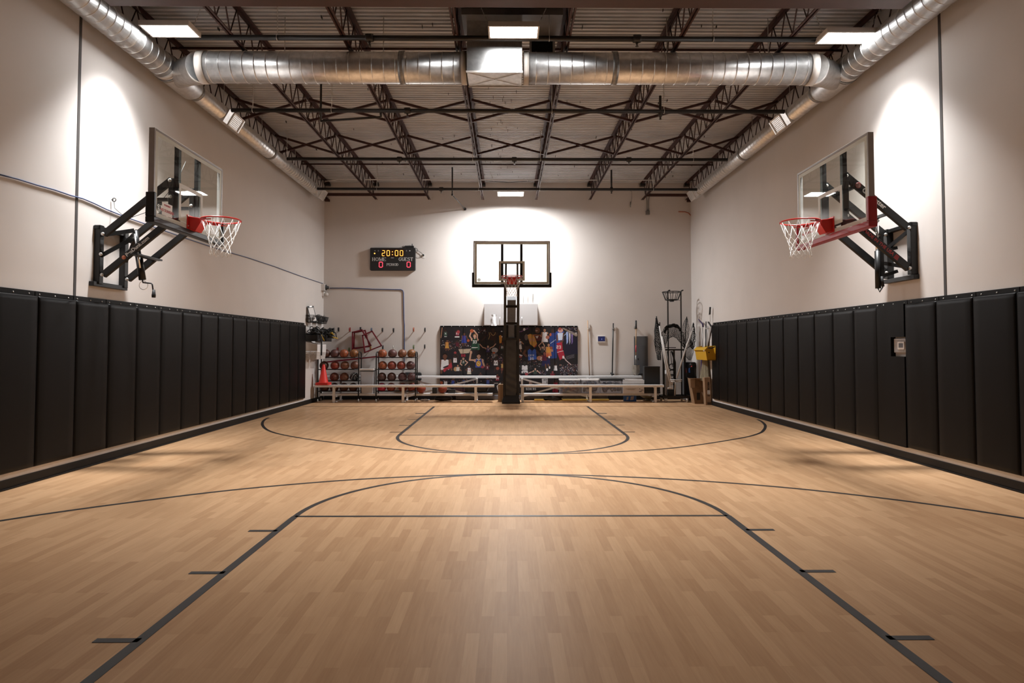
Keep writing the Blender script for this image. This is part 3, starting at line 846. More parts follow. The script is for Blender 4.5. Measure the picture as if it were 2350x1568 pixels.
# lettering along the near lower arm
d = (Vector((-4.115, 0, 2.985)) - Vector((-4.93, 0, 2.31))).normalized(); up = Vector((-d.z, 0, d.x))
c0 = Vector((-4.93, YA - .0262, 2.31)) + d * .545
text_mesh('ProDunk.com', .062, 'arm_lettering', 'lettering', arm['near', 1], c0, d, up, bold=.0012)
b = MB(); c1 = Vector((-4.93, YA - .026, 2.31)) + d * .335; b.lathe(c1, [(.026, 0), (.026, -.001), (0, -.0011)], 16, 'Y'); b.build('ball_emblem', mat('emblem_orange', (.55, .18, .10), .5), arm['near', 1])
b = MB(); e = Vector((-5.02, 8.22, 3.30)); b.ring(e + Vector((.03, 0, 0)), .022, .006, 'Y', 16, 6); b.tube(e, e + Vector((.02, 0, 0)), .008, 8)
b.path([e + Vector((.03, 0, -.02)), (-4.97, 8.2, 3.19), (-4.85, 8.15, 3.10), (-4.7, 8.1, 3.05), (-4.5, 8.05, 3.10), (-4.3, 8.05, 3.25), (-4.15, 8.12, 3.5), (-4.06, 8.16, 3.78)], .004, 5); b.build('safety_cable', 'pipe', H)

# ---- right wall hoop
H = thing('wall_basketball_hoop', 'glass backboard hoop with red rim on the right wall, red padded lower edge', 'basketball hoop', (5.04, 8.2, 2.3), 'basketball hoops')
hoop_board(H, (4.10, 8.16, 2.835), (-1, 0, 0), (0, -1, 0), .90, 1.04, 'aludark', 'redpad', .185,
           stickers=[(-.62, .17, .23, .15, [('WARNING', .03, .045), ('NO DUNKING', .047, -.02)], 0)], post_u=.255)
YA, YC = 7.98, 8.48
for yy in (YA, YC): b = MB(); b.box((5.07, yy - .04, 2.33), (4.985, yy + .04, 2.98)); b.build('wall_channel', 'black', H, bevel=.004)
b = MB(); b.box((5.07, YA - .06, 2.27), (5.0, YC + .10, 2.325)); b.build('wall_crossbar', 'black', H, bevel=.004)
b = MB(); b.box((5.07, YA - .05, 2.93), (5.0, YC + .1, 2.975)); b.build('wall_crossbar', 'black', H, bevel=.004)
arm = {}
for yy, lab in ((YA, 'near'), (YC, 'far')):
    for k, (z0, z1) in enumerate(((2.91, 3.565), (2.405, 3.06))):
        b = MB(); b.bar((4.975, yy, z0), (4.20, yy, z1), .05, .088)
        arm[lab, k] = b.build('upper_arm' if k == 0 else 'lower_arm', 'black', H, bevel=.004)
    b = MB(); b.box((4.235, yy - .03, 2.86), (4.175, yy + .03, 3.60)); b.build('board_upright', 'black', H, bevel=.004)
    for p in ((4.975, yy - .027, 2.91), (4.975, yy - .027, 2.405), (4.205, yy - .032, 3.555), (4.205, yy - .032, 3.055)):
        b = MB(); bolt(b, p, 'Y', -1); b.build('pivot_bolt', 'bolt', H)
b = MB(); b.bar((4.35, YA, 3.44), (4.35, YC, 3.44), .04, .04); b.bar((4.24, YA, 3.02), (4.24, YC, 3.02), .05, .05); b.build('arm_crossbar', 'black', H)
b = MB(); b.bar((4.735, YA - .02, 3.09), (4.735, YC + .02, 3.09), .05, .03); b.build('arm_crossbar', 'black', H)
b = MB(); b.bar((5.0, YA + .02, 2.88), (4.86, YC - .04, 2.62), .02, .045); b.bar((4.99, YA + .02, 2.42), (4.82, YC - .04, 2.55), .02, .045); b.build('mount_brace', 'black', H)
b = MB(); b.tube((4.735, 8.23, 2.66), (4.735, 8.23, 2.18), .034, 14); b.build('jack_tube', 'black', H)
b = MB(); b.tube((4.737, 8.23, 3.04), (4.735, 8.23, 2.66), .021, 12); b.sphere((4.737, 8.23, 3.06), .035, 10, 8); b.build('jack_rod', 'chrome', H)
b = MB(); b.box((4.76, 8.20, 2.30), (4.80, 8.26, 2.85)); b.bar((4.80, 8.23, 2.66), (4.98, 8.23, 2.70), .05, .04); b.bar((4.80, 8.23, 2.34), (4.98, 8.23, 2.40), .05, .04); b.build('jack_bracket', 'black', H)
b = MB(); b.path([(4.735, 8.23, 2.18), (4.74, 8.21, 2.13), (4.78, 8.2, 2.20)], .009, 8); b.tube((4.78, 8.2, 2.20), (4.765, 8.2, 2.33), .018, 10); b.build('crank_handle', 'blackmat', H)
d = (Vector((4.975, 0, 2.91)) - Vector((4.20, 0, 3.565))).normalized(); up = Vector((-d.z, 0, d.x))
c0 = Vector((4.20, YA - .0262, 3.565)) + d * .455
text_mesh('Goalsetter', .083, 'arm_lettering', 'lettering', arm['near', 0], c0, d, up, bold=.002)
b = MB(); c1 = Vector((4.20, YA - .026, 3.565)) + d * .20
b.lathe(c1, [(.034, 0), (.034, -.001), (0, -.0011)], 18, 'Y'); eo = b.build('ball_emblem', mat('emblem_pale', (.55, .45, .43), .5), arm['near', 0])
b = MB()
b.ring(c1 + Vector((0, -.002, 0)), .033, .0025, 'Y', 20, 4); b.path([c1 + Vector((-.03, -.002, 0)), c1 + Vector((.03, -.002, .004))], .002, 4); b.path([c1 + Vector((0, -.002, -.03)), c1 + Vector((.006, -.002, .03))], .002, 4); b.build('emblem_seam', 'redtext', eo)
d = (Vector((4.975, 0, 2.405)) - Vector((4.20, 0, 3.06))).normalized(); up = Vector((-d.z, 0, d.x))
text_mesh('MADE IN THE USA', .058, 'arm_lettering', 'redtext', arm['near', 1], Vector((4.20, YA - .0262, 3.06)) + d * .515, d, up, bold=.0008)
b = MB()
for k in range(4): c_ = Vector((4.20, YA - .0266, 3.06)) + d * .80 + up * (.022 - .015 * k); b.bar(c_ - d * .025, c_ + d * (.025 + .004 * k), .001, .008, up)
b.build('flag_stripes', 'redtext', arm['near', 1])

# ---- back hoop on its padded post
XC, YBd = .108, 15.15
H = thing('post_basketball_hoop', 'glass backboard hoop on a black padded post at the back of the court', 'basketball hoop', (XC, 16.8, 0), 'basketball hoops')
hoop_board(H, (XC, YBd, 2.875), (0, -1, 0), (1, 0, 0), .90, 1.045, 'aludark', 'black', .17, stickers=[(-.765, .13, .03, 0, None, 0)], post_u=.225)
b = MB(); b.box((XC - .215, YBd + .06, 3.39), (XC + .215, YBd + .12, 3.44)); b.build('arm_crossbar', 'black', H)
b = MB(); b.box((XC - .20, YBd + .02, 2.885), (XC + .20, YBd + .10, 2.95)); b.build('arm_crossbar', 'black', H)
for s_ in (-1, 1):
    for k, (z0, z1) in enumerate(((1.98, 3.42), (1.50, 2.93))):
        b = MB(); b.bar((XC + s_ * .165, 16.62, z0), (XC + s_ * (.135 if k == 0 else .155), YBd + .10, z1), .065 if k else .045, .075)
        b.build('upper_arm' if k == 0 else 'lower_arm', 'black', H, bevel=.003)
for z0, yy in ((2.42, 15.78), (2.02, 16.17)):
    b = MB(); b.box((XC - .14, yy - .03, z0 - .03), (XC + .14, yy + .03, z0 + .03)); b.build('arm_crossbar', 'black', H)
gp = mat('grey_post', (.17, .175, .19), .45, noise=.1, nscale=12)
b = MB(); b.box((XC - .085, 16.52, 0), (XC + .085, 16.86, 2.02)); po = b.build('post', gp, H, bevel=.006)
b = MB(); b.bar((XC, 16.45, 2.10), (XC, 15.75, 2.62), .21, .13); b.build('spring_cover', gp, H, bevel=.006)
b = MB()
for s_ in (-1, 1): b.box((XC + s_ * .13 - .055, 16.50, 1.40), (XC + s_ * .13 + .055, 16.84, 2.0))
b.build('pivot_plate', 'black', H, bevel=.004)
# padding with creases
padm = mat('post_pad_vinyl', (.050, .050, .054), .40, noise=.15, nscale=6, bump=.35)  # black vinyl lifted to grey, its glossy reflection put into the colour
b = MB(); g_ = []
for i in range(40):
    z_ = .16 + 1.52 * i / 39; row = []
    sq = 1 - .02 * math.sin(z_ * 9) - (.05 if i == 39 else 0)
    for k in range(33):
        a_ = 2 * PI * k / 32; c_, s2 = math.cos(a_), math.sin(a_); q = (abs(c_) ** 6 + abs(s2) ** 6) ** (-1 / 6)
        cr = .010 * math.sin(z_ * 34 + c_ * 4.0) * (1 if z_ < .75 else .25)
        row.append((XC - .005 + (.195 * q * c_) * sq + cr * c_, 16.69 + (.20 * q * s2) * sq + cr * s2 * (1 if abs(s2) > .5 else 0), z_))
    g_.append(row)
b.surf([list(x) for x in zip(*g_)][::-1]); b.box((XC - .19, 16.52, 1.66), (XC + .18, 16.87, 1.685)); b.build('post_pad', padm, H)
b = MB()
for zz in (.18, 1.64): b.rbox((XC - .206, 16.483, zz - .03), (XC + .196, 16.897, zz + .03), .04, 2)
for s_ in (-1, 1): b.box((XC - .005 + s_ * .175 - .03, 16.478, .17), (XC - .005 + s_ * .175 + .03, 16.52, 1.66))
b.build('pad_strap', 'blackmat', H)
b = MB(); b.prism([(XC - .24, 16.43, 0), (XC + .22, 16.43, 0), (XC + .22, 16.95, 0), (XC - .24, 16.95, 0)], (0, 0, .05))
b.add([(XC - .24, 16.43, .05), (XC + .22, 16.43, .05), (XC + .22, 16.95, .05), (XC - .24, 16.95, .05), (XC - .19, 16.48, .20), (XC + .18, 16.48, .20), (XC + .18, 16.90, .20), (XC - .19, 16.90, .20)],
      [(0, 1, 5, 4), (1, 2, 6, 5), (2, 3, 7, 6), (3, 0, 4, 7), (4, 5, 6, 7)]); b.build('base_pad', 'blackmat', H)


# ================================================================== back wall
def new(name, label, cat, loc, group=None): return thing(name, label, cat, loc, group)


FONT = {'0': '757', '1': '262', '2': 0}
DIG = {'0': ['###', '# #', '# #', '# #', '###'], '1': [' # ', '## ', ' # ', ' # ', '###'], '2': ['###', '  #', '###', '#  ', '###'], '3': ['###', '  #', ' ##', '  #', '###'],
       '4': ['# #', '# #', '###', '  #', '  #'], '5': ['###', '#  ', '###', '  #', '###'], '7': ['###', '  #', '  #', ' # ', ' # '],
       'C': ['###', '#  ', '#  ', '#  ', '###'], 'I': ['###', ' # ', ' # ', ' # ', '###'], 'T': ['###', ' # ', ' # ', ' # ', ' # '], 'Y': ['# #', '# #', ' # ', ' # ', ' # '],
       'H': ['# #', '# #', '###', '# #', '# #'], 'E': ['###', '#  ', '## ', '#  ', '###'], 'A': ['###', '# #', '###', '# #', '# #'], 'S': ['###', '#  ', '###', '  #', '###'],
       'X': ['# #', '# #', ' # ', '# #', '# #'], 'R': ['## ', '# #', '## ', '# #', '# #'], 'W': ['# #', '# #', '###', '###', '# #'], 'O': ['###', '# #', '# #', '# #', '###'],
       'L': ['#  ', '#  ', '#  ', '#  ', '###'], 'V': ['# #', '# #', '# #', '# #', ' # '], 'K': ['# #', '# #', '## ', '# #', '# #'], 'M': ['# #', '###', '###', '# #', '# #']}


# ------------------------------------------------------------------ printed mural pads
class Paint:
    """small software canvas in photo pixel units over the mural"""
    def __init__(s, x0, y0, x1, y1, k):
        s.x0, s.y0, s.k = x0, y0, k; s.w = int(round((x1 - x0) * k)); s.h = int(round((y1 - y0) * k))
        s.a = np.zeros((s.h, s.w, 3)); s.X, s.Y = np.meshgrid(x0 + (np.arange(s.w) + .5) / k, y0 + (np.arange(s.h) + .5) / k)
        s.T = lambda p: p

    def fill(s, m, c, a=1.0):
        s.a[m] = s.a[m] * (1 - a) + np.array(c) * a

    def E(s, x, y, rx, ry, c, a=1.0):
        x, y = s.T((x, y)); q = s.q; s.fill(((s.X - x) / (rx / q)) ** 2 + ((s.Y - y) / (ry / q)) ** 2 < 1, c, a)

    def P(s, pts, c, a=1.0):
        pts = [s.T(p) for p in pts]; m = np.zeros(s.X.shape, bool); n = len(pts)
        for i in range(n):
            (xa, ya), (xb, yb) = pts[i], pts[(i + 1) % n]
            if ya == yb: continue
            m ^= ((ya > s.Y) != (yb > s.Y)) & (s.X < (xb - xa) * (s.Y - ya) / (yb - ya) + xa)
        s.fill(m, c, a)

    def L(s, pts, w, c, a=1.0):
        pts = [s.T(p) for p in pts]; w = w / s.q
        for (xa, ya), (xb, yb) in zip(pts, pts[1:]):
            dx, dy = xb - xa, yb - ya; l2 = dx * dx + dy * dy + 1e-9
            t = np.clip(((s.X - xa) * dx + (s.Y - ya) * dy) / l2, 0, 1)
            s.fill((s.X - xa - t * dx) ** 2 + (s.Y - ya - t * dy) ** 2 < (w / 2) ** 2, c, a)

    def S(s, x, y, h, t, c):
        cell = h / 5; x -= (len(t) * 4 - 1) * cell / 2
        for ch in t:
            for r_, row in enumerate(DIG[ch]):
                for q, v in enumerate(row):
                    if v == '#': s.P([(x + q * cell, y + (r_ - 2.5) * cell), (x + (q + 1.05) * cell, y + (r_ - 2.5) * cell), (x + (q + 1.05) * cell, y + (r_ - 1.45) * cell), (x + q * cell, y + (r_ - 1.45) * cell)], c)
            x += 4 * cell


def paint_mural():
    c = Paint(1010, 750, 1326, 904, 2.2); c.q = 8.253
    rn = np.random.RandomState(3)
    bg = np.array([38, 35, 39.]); c.a[:] = bg + rn.normal(0, 3, (c.h, c.w, 1))
    R_ = random.Random(11)
    # crowd flecks
    cols = [(150, 60, 60), (170, 160, 165), (90, 80, 110), (180, 130, 100), (60, 60, 110), (120, 40, 45), (200, 190, 190), (110, 80, 60)]

    def crowd(x0, y0, x1, y1, n, side):
        for _ in range(n): c.E(R_.uniform(x0, x1), R_.uniform(y0, y1), R_.uniform(4, 11), R_.uniform(4, 12), R_.choice(cols), .8)
    sk, tan, brn, dk = (214, 160, 134), (176, 118, 86), (112, 68, 50), (66, 44, 38)
    org, wht = (190, 84, 44), (222, 216, 216)
    A = lambda p: (1000 + p[0] / 8.253, 740 + p[1] / 8.253); B = lambda p: (1170 + p[0] / 8.253, 740 + p[1] / 8.253)

    def man(x, y, s, skin, jer, arms=(), num=None, ncol=wht, hair=(30, 22, 20), short=None, legs=False):
        """head at x, y; s is the head height"""
        for ar in arms: c.L(ar, s * .34, skin)
        if legs:
            c.L([(x - s * .3, y + s * 3), (x - s * .5, y + s * 4.6)], s * .35, skin); c.L([(x + s * .3, y + s * 3), (x + s * .6, y + s * 4.5)], s * .35, skin)
        if short: c.P([(x - s * .75, y + s * 2.2), (x + s * .75, y + s * 2.2), (x + s * .95, y + s * 3.5), (x - s * .95, y + s * 3.5)], short)
        c.E(x - s * .72, y + s * .95, s * .3, s * .35, skin); c.E(x + s * .72, y + s * .95, s * .3, s * .35, skin); c.L([(x, y), (x, y + s * .8)], s * .4, skin)
        c.P([(x - s * .6, y + s * .65), (x - s * .25, y + s * .62), (x, y + s * .85), (x + s * .25, y + s * .62), (x + s * .6, y + s * .65), (x + s * .72, y + s * 2.4), (x - s * .72, y + s * 2.4)], jer)
        c.E(x, y, s * .38, s * .5, skin); c.E(x, y - s * .22, s * .39, s * .32, hair)
        c.E(x, y + s * .05, s * .33, s * .36, skin)
        if num: c.S(x, y + s * 1.5, s * .75, num, ncol)
    # ---- left half
    c.T = A
    crowd(90, 340, 480, 520, 90, 0); crowd(430, 390, 660, 470, 30, 0); crowd(960, 600, 1290, 760, 70, 0); crowd(800, 110, 950, 210, 26, 0); crowd(90, 1060, 1090, 1180, 80, 0)
    c.P([(430, 510), (670, 500), (620, 585), (470, 595)], (205, 180, 150), .9)
    c.L([(120, 100), (98, 290)], 16, tan)
    man(185, 150, 42, dk, (70, 95, 84), [[(160, 190), (140, 160), (180, 130)]], '4'); c.L([(165, 268), (205, 268)], 10, wht)
    man(410, 140, 46, dk, (140, 40, 62), num='23'); c.E(428, 180, 30, 34, (176, 60, 66)); c.L([(370, 275), (440, 275)], 22, wht)
    man(535, 215, 50, brn, (66, 62, 150), [[(500, 260), (490, 320)], [(575, 260), (610, 330)]], None, short=(44, 64, 160), legs=True); c.E(612, 345, 25, 25, org)
    man(215, 345, 42, brn, (210, 140, 60), [[(190, 390), (180, 440)], [(245, 390), (290, 380)]], None, short=(214, 150, 60), legs=True)
    man(410, 350, 44, dk, (96, 30, 46), [[(380, 380), (300, 430)], [(440, 380), (450, 420)]])
    c.E(680, 160, 35, 35, org); man(735, 258, 74, sk, (36, 74, 54), [[(660, 195), (640, 260), (700, 345)], [(718, 150), (785, 235), (780, 345)]], '33', hair=(170, 120, 60), short=(34, 72, 52)); c.L([(680, 482), (786, 478)], 14, wht)
    c.P([(790, 400), (825, 400), (830, 520), (790, 530)], (70, 120, 100))
    man(1080, 135, 84, dk, (62, 38, 36), [[(1010, 220), (940, 270), (870, 345)], [(1110, 330), (1105, 400)]]); c.L([(1030, 190), (1050, 230), (1080, 246), (1110, 230), (1120, 190)], 10, (190, 150, 90)); c.L([(1000, 190), (1016, 250), (990, 320)], 9, (190, 150, 90))
    c.P([(1190, 260), (1215, 235), (1250, 260), (1240, 390), (1200, 400)], (216, 138, 44)); c.E(1240, 168, 14, 10, wht); c.E(1245, 270, 12, 12, wht)
    man(1258, 390, 56, (96, 46, 40), (48, 66, 62), [[(1215, 430), (1195, 500)]], '20')
    man(982, 455, 46, sk, (56, 46, 100), [[(832, 415), (890, 478), (960, 492)], [(1005, 492), (1080, 460), (1128, 408)]], '7')
    c.E(1110, 530, 60, 50, (200, 196, 200), .8); c.E(1092, 580, 26, 22, org)
    for k in range(5): c.L([(1050 + 20 * k, 590), (1070 + 14 * k, 680)], 5, (180, 176, 178))
    man(175, 640, 110, brn, wht, [[(100, 740), (110, 960)], [(280, 720), (300, 900)]]); c.P([(135, 900), (300, 760), (315, 850), (160, 950)], (180, 44, 56)); c.P([(140, 850), (238, 812), (240, 840), (146, 878)], (40, 34, 40)); c.S(215, 912, 40, '34', (36, 30, 34))
    c.E(370, 578, 25, 25, (160, 56, 60)); man(368, 645, 50, dk, wht, [[(335, 700), (345, 640), (362, 600)], [(400, 700), (430, 640), (390, 600)]], '7', (180, 50, 60))
    c.P([(485, 605), (560, 605), (560, 655), (485, 655)], (170, 34, 54), .9)
    man(520, 685, 48, sk, (44, 62, 52), [[(495, 725), (465, 790), (500, 815)], [(548, 725), (600, 762), (552, 815)]], '2')
    c.E(375, 890, 32, 42, (190, 140, 90)); man(420, 820, 44, tan, (200, 190, 180), [[(440, 870), (480, 920)]])
    man(630, 840, 42, brn, wht, [[(600, 880), (565, 900), (600, 940)], [(662, 880), (700, 910), (664, 940)]], '1', (170, 40, 50), short=(212, 196, 170))
    man(812, 640, 92, (200, 148, 118), (54, 66, 156), [[(770, 720), (640, 716), (662, 580)], [(880, 730), (915, 830)]]); c.E(664, 570, 24, 32, (200, 148, 118)); c.E(808, 785, 44, 54, (222, 170, 60)); c.E(808, 785, 30, 38, (200, 140, 50)); c.L([(790, 770), (830, 800)], 8, (240, 220, 160)); c.L([(770, 690), (812, 720), (850, 690)], 10, wht)
    c.E(885, 850, 35, 25, (150, 46, 62)); man(968, 790, 46, brn, (120, 36, 56), num='3')
    man(1130, 690, 54, dk, wht, [[(1100, 740), (1060, 790)], [(1170, 740), (1190, 830)]], '11', (40, 36, 44), legs=True); c.E(1165, 875, 32, 30, (150, 70, 50))
    man(1262, 760, 44, brn, (190, 150, 80), legs=True, short=(120, 60, 50))
    man(1160, 1000, 46, brn, (150, 36, 58), num='34'); c.L([(1100, 1160), (1170, 1160)], 9, wht)
    man(1250, 1130, 40, dk, (80, 64, 40), [[(1220, 1160), (1160, 1220), (1175, 1300)]], None); c.L([(1215, 1160), (1155, 1215), (1178, 1310)], 18, wht)
    man(190, 1090, 48, dk, wht); man(330, 1080, 40, brn, (54, 76, 170)); man(530, 1070, 38, brn, (60, 90, 150)); man(845, 965, 34, brn, (90, 60, 60)); man(980, 1070, 42, brn, (70, 90, 170)); c.E(110, 1150, 28, 28, org)
    c.P([(340, 1250), (560, 1260), (540, 1330), (380, 1340)], (110, 60, 70), .7)
    # ---- right half
    c.T = B
    c.P([(730, 280), (870, 170), (870, 680), (760, 690)], (36, 62, 136), .95); c.P([(860, 170), (1010, 170), (1000, 340), (870, 420)], (50, 84, 180), .95)
    c.P([(1010, 300), (1270, 280), (1270, 600), (1010, 620)], (34, 32, 60), .8)
    for x0, w_, cc in ((1045, 44, (150, 176, 240)), (1100, 30, (222, 214, 220)), (1142, 36, (130, 106, 180))): c.P([(x0, 180), (x0 + w_, 170), (x0 + w_ - 4, 370), (x0 + 12, 420)], cc)
    for k in range(6): c.L([(1010 - 10 * k, 240 + 12 * k), (1090, 170)], 7, (180, 200, 250), .5)
    for k in range(8): c.E(760 + 12 * k, 395 - 9 * k, 6, 6, (220, 224, 240))
    c.P([(965, 105), (1000, 100), (1285, 228), (1240, 268)], (150, 134, 120)); crowd(1060, 90, 1270, 200, 40, 1); c.S(1236, 205, 34, '0', wht)
    crowd(930, 800, 1275, 1010, 190, 1); crowd(100, 700, 600, 840, 50, 1); crowd(540, 910, 670, 1000, 26, 1)
    for k in range(4): c.L([(1050, 650 + 18 * k), (1200, 610 + 18 * k)], 7, (110, 104, 112))
    c.L([(140, 180), (210, 170), (330, 110)], 16, (130, 70, 130)); c.E(262, 130, 22, 26, wht)
    man(170, 325, 52, tan, wht, [[(205, 370), (245, 410)]], '12', (40, 40, 90), short=wht, legs=True)
    c.P([(320, 240), (370, 216), (440, 235), (500, 400), (445, 475), (370, 410)], (214, 150, 60)); c.L([(430, 245), (560, 250)], 34, (190, 110, 60)); c.S(405, 330, 62, '25', (190, 130, 120)); c.E(300, 280, 34, 60, (110, 96, 92))
    c.P([(440, 470), (500, 400), (490, 450), (450, 480)], (190, 70, 50))
    c.P([(445, 240), (590, 245), (585, 345), (480, 350)], (100, 40, 44)); c.P([(470, 260), (530, 255), (500, 310)], wht); c.E(508, 150, 48, 56, brn); c.E(490, 155, 22, 14, (190, 150, 140))
    man(645, 140, 66, tan, wht, [[(600, 200), (570, 260), (640, 290)]], None, short=wht); c.E(700, 280, 36, 34, (170, 96, 74))
    c.E(800, 165, 32, 42, dk); c.P([(760, 200), (850, 200), (850, 260), (760, 260)], (50, 60, 130)); c.E(755, 230, 20, 30, org)
    c.P([(885, 200), (1005, 195), (985, 330), (900, 340)], (206, 216, 240)); c.E(940, 150, 50, 42, (206, 150, 140)); c.E(930, 120, 30, 26, (170, 70, 60))
    c.L([(880, 360), (876, 240)], 26, brn); c.L([(985, 350), (998, 200)], 22, brn); c.E(955, 372, 28, 34, brn)
    c.P([(868, 390), (970, 375), (985, 540), (876, 566)], (190, 36, 58)); c.S(905, 470, 60, '23', (226, 190, 190))
    c.P([(878, 575), (995, 535), (1022, 650), (928, 722)], (186, 34, 56)); c.L([(880, 570), (990, 540)], 9, wht); c.L([(1005, 660), (1040, 720), (1135, 802)], 15, (214, 180, 176)); c.E(992, 662, 18, 30, wht)
    man(600, 470, 46, sk, (70, 70, 74), [[(575, 510), (530, 440), (600, 370)], [(628, 500), (640, 440), (600, 370)]])
    man(720, 425, 62, tan, (214, 140, 50), [[(745, 490), (770, 520)], [(680, 480), (665, 560)]], None, short=(206, 110, 60)); c.E(768, 485, 28, 28, (150, 70, 50)); c.E(785, 535, 20, 26, tan)
    c.L([(280, 540), (250, 590), (300, 640)], 44, brn); c.L([(470, 530), (540, 600), (590, 650)], 44, (80, 54, 50)); c.P([(325, 530), (360, 500), (410, 540), (450, 500), (480, 530), (490, 700), (340, 725)], (48, 92, 196)); c.E(318, 470, 46, 62, dk); c.E(318, 425, 42, 30, (26, 22, 24)); c.S(392, 628, 34, 'CITY', wht); c.S(400, 690, 44, '35', wht)
    c.E(545, 680, 52, 44, (186, 120, 90)); c.E(585, 690, 26, 40, (206, 176, 166)); c.P([(105, 585), (230, 630), (210, 670), (110, 670)], (160, 60, 50)); c.P([(120, 585), (235, 628), (200, 650)], wht)
    c.P([(600, 690), (745, 690), (750, 810), (600, 830), (580, 860)], (36, 36, 84)); man(640, 585, 60, (150, 80, 70), (100, 30, 50), [[(620, 640), (590, 710)]], None); c.E(705, 628, 34, 34, (200, 90, 50)); c.E(730, 660, 18, 22, wht); c.L([(660, 800), (670, 880)], 26, brn); c.L([(710, 800), (735, 870)], 24, brn); c.E(690, 900, 20, 26, wht); c.E(738, 860, 14, 26, wht)
    man(270, 765, 84, (60, 56, 56), wht, [[(340, 840), (400, 880)]]); c.S(275, 915, 26, 'WOLVES', (40, 36, 40)); c.S(268, 970, 52, '21', (36, 32, 36)); c.E(305, 985, 32, 28, (170, 60, 70))
    man(465, 885, 44, sk, (56, 74, 62), [[(430, 930), (345, 965)], [(505, 920), (555, 970)]])
    man(848, 800, 34, dk, wht, [[(835, 800), (825, 750)], [(865, 800), (865, 750)]], None, short=wht)
    man(795, 945, 46, (150, 60, 64), (140, 34, 52)); man(150, 960, 46, brn, (206, 196, 190), None or [], short=wht)
    c.P([(590, 1075), (700, 1070), (700, 1225), (595, 1230)], (206, 202, 206)); c.S(660, 1098, 26, 'HEAT', (30, 26, 30)); c.S(685, 1140, 40, '1', (30, 26, 30))
    man(850, 1110, 52, dk, (160, 36, 54)); man(380, 1085, 44, dk, (150, 120, 110)); c.S(385, 1270, 40, 'SIXERS', (200, 196, 196)); c.P([(800, 1250), (900, 1230), (890, 1340), (790, 1330)], (160, 34, 54))
    c.T = lambda p: p
    lum = c.a.mean(-1, keepdims=True); c.a = (c.a * .82 + lum * .18) * .92
    c.a += rn.normal(0, 5, c.a.shape)
    x = np.clip(c.a, 0, 255) / 255
    return np.where(x <= .04045, x / 12.92, ((x + .055) / 1.055) ** 2.4), c


def vc_mat(name, rough=.45):
    m = bpy.data.materials.new(name); m.use_nodes = True; nt = m.node_tree
    a = nt.nodes.new('ShaderNodeAttribute'); a.attribute_name = 'print'
    nt.links.new(a.outputs['Color'], nt.nodes['Principled BSDF'].inputs['Base Color']); nt.nodes['Principled BSDF'].inputs['Roughness'].default_value = rough
    nt.nodes['Principled BSDF'].inputs['Specular IOR Level'].default_value = .3
    return m


mural, cv = paint_mural()
MX0, MX1, MZ0, MZ1 = -1.832, 1.932, 0.168, 1.985
mm = vc_mat('printed_vinyl'); rows, colsN = cv.h, cv.w // 6
mlab = ['leftmost printed mural pad, player in white and red jersey low at its left edge', 'printed mural pad with pale player in green number 33 jersey shooting', 'printed mural pad left of the padded post, player with wide open arms',
        'printed mural pad right of the padded post, player in white jersey above the bench', 'printed mural pad with player in orange dribbling, third from the right edge', 'rightmost printed mural pad, player in red dunking against blue banners']
mlab[3] = 'printed mural pad directly right of the padded post, big player in blue jersey'
mlab[4] = 'printed mural pad second from the right, player in orange holding a ball'
YB -= 0.003
for k in range(6):
    xa = MX0 + (MX1 - MX0) * k / 6; xb = MX0 + (MX1 - MX0) * (k + 1) / 6; g_ = .004
    root = new('mural_pad', mlab[k], 'wall pad', ((xa + xb) / 2, YB, MZ0), 'printed mural pads on the back wall')
    b = MB(); b.rbox((xa + g_ / 2, YB - .052, MZ0), (xb - g_ / 2, YB, MZ1), .012, 2); b.build('pad_core', 'pad', root)
    me = bpy.data.meshes.new('printed_cover'); nx, ny = colsN, rows
    X = np.linspace(xa + g_, xb - g_, nx + 1); Z = np.linspace(MZ1 - .002, MZ0 + .002, ny + 1)
    gx, gz = np.meshgrid(X, Z); ux = (gx - xa) / (xb - xa)
    ed = np.minimum(np.minimum(gx - xa, xb - gx), .02) / .02
    gy = YB - .053 - .012 * (1 - (1 - ed) ** 3) - .004 * (1 - (2 * ux - 1) ** 2)
    org_ = abs_loc(root); V = np.stack([gx - org_.x, gy - org_.y, gz - org_.z], -1).reshape(-1, 3)
    i = np.arange(ny)[:, None] * (nx + 1) + np.arange(nx)[None]; F = np.stack([i, i + nx + 1, i + nx + 2, i + 1], -1).reshape(-1, 4)
    me.from_pydata(V.tolist(), [], F.tolist()); me.materials.append(mm)
    col = me.color_attributes.new('print', 'FLOAT_COLOR', 'CORNER')
    img = mural[:, k * colsN:(k + 1) * colsN].reshape(-1, 3); cc = np.repeat(np.concatenate([img, np.ones((len(img), 1))], 1), 4, axis=0).astype(np.float32)
    col.data.foreach_set('color', cc.ravel()); me.update()
    o = bpy.data.objects.new('printed_cover', me); COL.objects.link(o); o.parent = root
    o['label'] = 'printed cover with a collage of basketball players'
    b = MB(); b.box((xa + .002, YB - .012, MZ1 - .004), (xb - .002, YB, MZ1 + .03)); b.build('nailing_strip', 'pad', root)
    for dx in (.09, .31, .53):
        b = MB(); b.lathe((xa + dx, YB - .012, MZ1 + .013), [(.012, 0), (.009, -.005), (0, -.007)], 8, 'Y'); b.build('screw', 'bolt', root)

YB += 0.003

